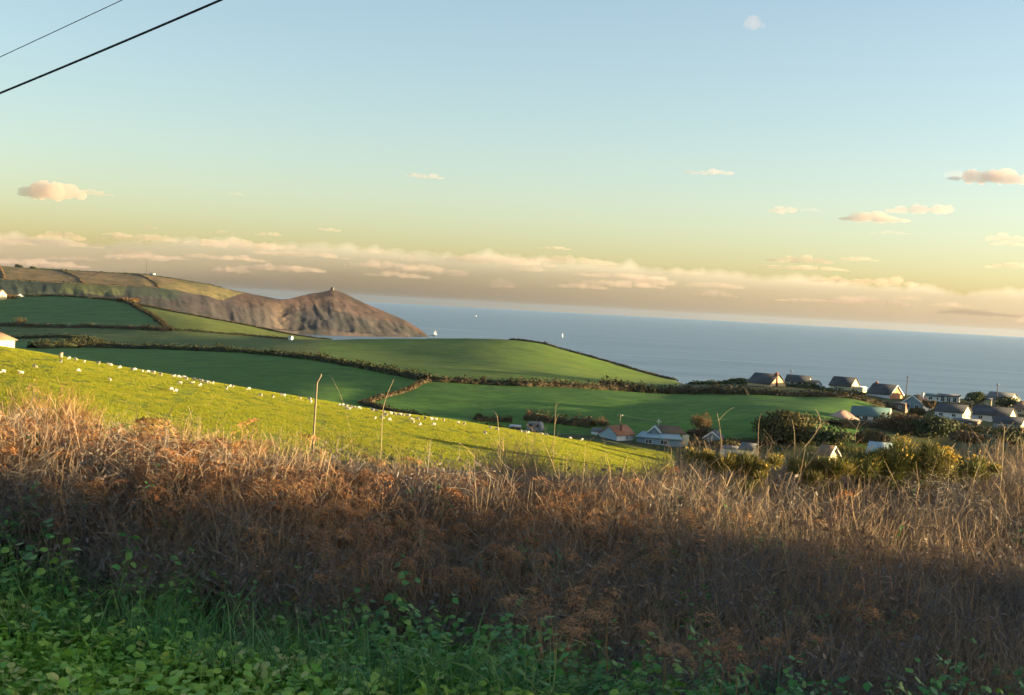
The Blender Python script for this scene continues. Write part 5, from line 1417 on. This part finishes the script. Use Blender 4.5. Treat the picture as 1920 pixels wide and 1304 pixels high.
# --- grass blades over the sunlit pasture
def pasture_grass():
    def tuft(seed):
        rng = np.random.default_rng(seed); m = MB(); n = 110; R = 1.25
        a, r = rng.uniform(0, 6.28, n), R * np.sqrt(rng.uniform(size=n)); az = rng.uniform(0, 6.28, n); L = rng.uniform(.10, .24, n)
        b = np.stack([np.cos(a) * r, np.sin(a) * r, np.full(n, -.04)], -1); e = b + np.stack([np.cos(az) * L * .4, np.sin(az) * L * .4, L], -1)
        s_ = np.stack([-np.sin(az), np.cos(az), az * 0], -1) * rng.uniform(.03, .07, (n, 1))
        m.add(np.stack([b - s_, b + s_, e + s_ * .3, e - s_ * .3], 1).reshape(-1, 3), np.arange(n * 4).reshape(-1, 4))
        return m.mesh("pasture_tuft")
    rng = np.random.default_rng(5); n = 22000
    y = np.sqrt(rng.uniform(180 ** 2, 440 ** 2, n)); u = rng.uniform(-.46, u_of(1275), n); x = u * y
    ok = (y < PAST_TOP(u) - 3) & (rng.uniform(size=n) < .45 + .55 * vnoise(x * .12, y * .12, 7))
    x, y = x[ok], y[ok]; z = land_z(x, y); k = len(x)
    gx = (land_z(x + 1, y) - land_z(x - 1, y)) / 2; gy = (land_z(x, y + 1) - land_z(x, y - 1)) / 2
    m = mat_leaf("pasture_blade", [(.24, .26, .016), (.28, .29, .018), (.20, .23, .018), (.32, .29, .03)], .6, .35, .2, .05)
    scatter("pasture_grass", "sunlit grass tufts covering the sheep pasture", "grass", np.stack([x, y, z], -1), np.stack([np.arctan(gy), -np.arctan(gx), x * 0], -1), rng.uniform(.7, 1.3, k), rng.integers(0, 6, k), [tuft(200 + i) for i in range(6)], m)
pasture_grass()

# ------------------------------------------------------------------ clouds, far beyond and above the haze
def cloud_mat(name, dens, col=(.70, .57, .53), g=.15):
    k = NT(name)
    v = k.n('ShaderNodeVolumePrincipled', Color=col, Density=dens, Anisotropy=g)
    k.t.links.new(v.outputs[0], k.out.inputs['Volume'])
    return k.m
CL = {'bank': cloud_mat("cloud_bank", .0009, (.66, .56, .55)), 'thick': cloud_mat("cloud_thick", .0034), 'mid': cloud_mat("cloud_mid", .0016), 'thin': cloud_mat("cloud_thin", .0006)}

def ico():
    bm = bmesh.new(); bmesh.ops.create_icosphere(bm, subdivisions=2, radius=1.0)
    V = np.array([v.co[:] for v in bm.verts]); F = np.array([[v.index for v in f.verts] for f in bm.faces]); bm.free(); return V, F
_IV, _IF = ico()
def cloud_mesh(name, w, h, puffs, seed, shape=None, rough=.22):
    """puffs of differing size along a flat base, fused into one hull"""
    rng = np.random.default_rng(seed); mb = MB()
    for i in range(puffs):
        t = (i + rng.uniform(.1, .9)) / puffs - .5
        env = np.interp(t, *shape) if shape else (1 - (2 * abs(t)) ** 1.7) ** .7
        rh = h * .5 * max(env, .2) * rng.uniform(.55, 1.05); rw = max(rh * rng.uniform(.9, 1.5), w / puffs * .85)
        c = np.array((t * w, rng.normal() * w * .07, h * .38 * max(env, .1) * rng.uniform(.3, 1.0)))
        V = _IV * np.array((rw, rw, rh)) + c
        lo = V[:, 2] < 0; V[lo, 2] *= .35
        mb.add(V, _IF)
    me = mb.mesh(name)
    o = bpy.data.objects.new(name, me); COL.objects.link(o)
    md = o.modifiers.new("fuse", 'REMESH'); md.mode = 'VOXEL'; md.voxel_size = max(h / 11, w / 90)
    dg = bpy.context.evaluated_depsgraph_get(); out = bpy.data.meshes.new_from_object(o.evaluated_get(dg))
    bpy.data.objects.remove(o)
    n = len(out.vertices); co = np.empty(n * 3, np.float32); out.vertices.foreach_get('co', co); co = co.reshape(-1, 3)
    nr = np.empty(n * 3, np.float32); out.vertices.foreach_get('normal', nr); nr = nr.reshape(-1, 3)
    f = 3.2 / h
    d = (fbm(co[:, 0] * f + seed, co[:, 2] * f * 1.4 + co[:, 1] * f * .7, 4, seed) * 2.0) * h * rough
    d = np.maximum(d + .05 * h * rough, -.012 * h)      # never turn a thin tip inside out
    co = co + nr * d[:, None]
    out.vertices.foreach_set('co', co.ravel()); out.update()
    out.materials.clear()
    return out

def cloud(label, px, py, wpx, hpx, d, mat, puffs, seed, shape=None, group=None, rough=.22):
    p = pt(px, py + hpx / 2, d); s = d / FPX
    me = cloud_mesh("cloud", wpx * s, hpx * s, puffs, seed, shape, rough)
    o = link("cloud", me, CL[mat], None, p, 0.0)
    o.rotation_euler = (0, 0, -p.x / p.y)
    tag(o, label, "cloud", group)
SINGLE = [
 ("puffy peach cloud low in the left sky", 96, 347, 112, 46, 22000, 'thick', 7, ([-.5, -.3, 0, .25, .5], [.35, .8, 1, .95, .3])),
 ("thin grey tail right of the puffy peach cloud", 172, 357, 66, 16, 24500, 'mid', 5, None),
 ("small flat grey cloud left of the middle of the sky", 796, 327, 64, 13, 26000, 'mid', 5, None),
 ("thin wisp cloud in the sky right of the middle", 1328, 318, 86, 16, 25000, 'mid', 6, ([-.5, -.2, .1, .5], [.3, .3, 1, .4])),
 ("peach cloud cut by the right edge of the frame", 1875, 324, 170, 36, 20000, 'thick', 9, ([-.5, -.3, 0, .5], [.3, .8, 1, .9])),
 ("ragged grey wisp left of the cloud at the right edge", 1790, 322, 40, 26, 22500, 'thin', 4, None),
 ("rising peach cloud in the right sky", 1640, 401, 120, 28, 22000, 'thick', 7, None),
 ("faint upper streak of the rising peach cloud", 1722, 385, 110, 26, 24500, 'mid', 6, ([-.5, 0, .4, .5], [.5, .9, 1, .4])),
 ("small pinkish cloud left of the rising peach cloud", 1468, 388, 58, 20, 24000, 'mid', 5, None),
 ("faint wisp right of the small pinkish cloud", 1520, 391, 36, 11, 24000, 'thin', 4, None),
 ("pink cloud at the right edge, upper of three", 1893, 440, 86, 22, 24000, 'mid', 6, None),
 ("thin streak at the right edge, middle of three", 1893, 455, 80, 10, 26500, 'mid', 6, None),
 ("grey cloud at the right edge, lowest of three", 1895, 495, 84, 14, 28000, 'mid', 6, None),
 ("flat grey pink cloud over the right horizon", 1498, 482, 118, 20, 28000, 'mid', 7, None),
 ("thin flat cloud right of the flat grey pink one", 1610, 484, 72, 10, 28000, 'mid', 5, None),
 ("tiny pale peach cloud high in the upper right sky", 1413, 38, 40, 30, 20000, 'thin', 4, None),
 ("tiny flat grey cloud above the left end of the cloud bank", 280, 425, 30, 7, 30000, 'mid', 4, None),
 ("tiny flat grey cloud above the bank, above the headland tip", 616, 428, 42, 10, 30000, 'mid', 4, None),
 ("small grey cloud above the bank, left of the headland tip", 505, 437, 48, 10, 30000, 'mid', 5, None),
 ("small grey cloud above the bank, over the mast", 415, 434, 42, 9, 30000, 'mid', 5, None),
 ("grey cloud on the left end of the bank", 120, 437, 84, 22, 28000, 'mid', 6, None),
 ("small grey cloud on the bank between headland trees and mast", 218, 437, 56, 12, 28000, 'mid', 5, None),
 ("thin grey wisp over the left middle sky", 438, 362, 46, 7, 24000, 'thin', 4, None),
 ("small thin grey cloud above the bank right of the middle", 1042, 463, 60, 9, 30000, 'mid', 5, None),
 ("thin streak cloud in the lower right sky", 1672, 434, 66, 9, 26000, 'thin', 5, None),
 ("large rounded cloud pair over the right horizon", 1615, 521, 190, 24, 27000, 'mid', 10, ([-.5, -.2, .1, .2, .35, .5], [.2, .7, .5, .9, 1, .3])),
 ("long thin cloud over the right horizon", 1500, 500, 200, 10, 25000, 'mid', 9, None),
]
for i, (lab, px, py, w, h, d, mt, n, sh) in enumerate(SINGLE): cloud(lab, px, py, w, h, d, mt, n, 500 + i, sh)

ORD = ["first", "second", "third", "fourth", "fifth", "sixth", "seventh", "eighth", "ninth", "tenth", "eleventh", "twelfth", "thirteenth", "fourteenth", "fifteenth", "sixteenth"]
def bank():
    rng = np.random.default_rng(77)
    for row, (off, hh, ww, d, n) in enumerate(((96, 22, 170, 31000, 15), (78, 20, 150, 36500, 15), (58, 16, 130, 42000, 14))):
        kk = 0
        for i in range(n):
            px = -120 + (i + rng.uniform(.1, .9)) * 2160 / n
            if row == 0 and px > 1420: continue
            hor = 566 + (px - 680) * .0532
            up = off - (18 if px < 250 else 0) - max(0, px - 1100) * (.036 if row < 2 else .012)
            w = ww * rng.uniform(.35, 1.4)
            lab = "%s cloud from the left in the %s row of the long horizon cloud bank" % (ORD[kk], ("upper", "middle", "lowest")[row]); kk += 1
            cloud(lab, px, hor - up + rng.uniform(-9, 9), w, hh * rng.uniform(.55, 1.25), d + (i % 2) * 2700 + rng.uniform(-200, 200), 'bank', 9, 600 + row * 40 + i, None, "cloud bank over the horizon", .3)
bank()
def far_bank():
    """the even grey layer under the bank, hanging just over the horizon"""
    m = MB(); n = 420
    for sgn in (0,):
        a = np.linspace(-.62, .62, n); rng = np.random.default_rng(5)
        top = np.interp(a, [-.62, -.37, -.1, 0, .12, .25, .36, .62], [1450, 1480, 1860, 1960, 1800, 1500, 1400, 1350]) + 560 * fbm(a * 40, a * 0, 4, 3) + 300 * fbm(a * 160, a * 0, 4, 9); D0, D1 = 49000, 53000
        P = []
        for D, z in ((D0, -260 + 0 * top), (D0, top * .8), (D0 + 1500, top), (D1, top * .9), (D1, -260 + 0 * top)):
            P.append(np.stack([np.sin(a) * D, np.cos(a) * D, z], -1))
        C = np.stack(P, 1); k = 5
        i = np.arange(n - 1)[:, None] * k; j = np.arange(k)[None]
        m.add(C.reshape(-1, 3), np.stack([i + j, i + k + j, i + k + (j + 1) % k, i + (j + 1) % k], -1).reshape(-1, 4))
        for e in (0, n - 1):
            c = C[e].mean(0); m.add(np.vstack([C[e], c]), [(q, (q + 1) % k, k) for q in range(k)])
    o = m.build("cloud_bank", cloud_mat("cloud_layer", .00014, (.60, .60, .69)))
    tag(o, "even grey mauve cloud layer lying along the horizon", "cloud", kind="structure")
far_bank()
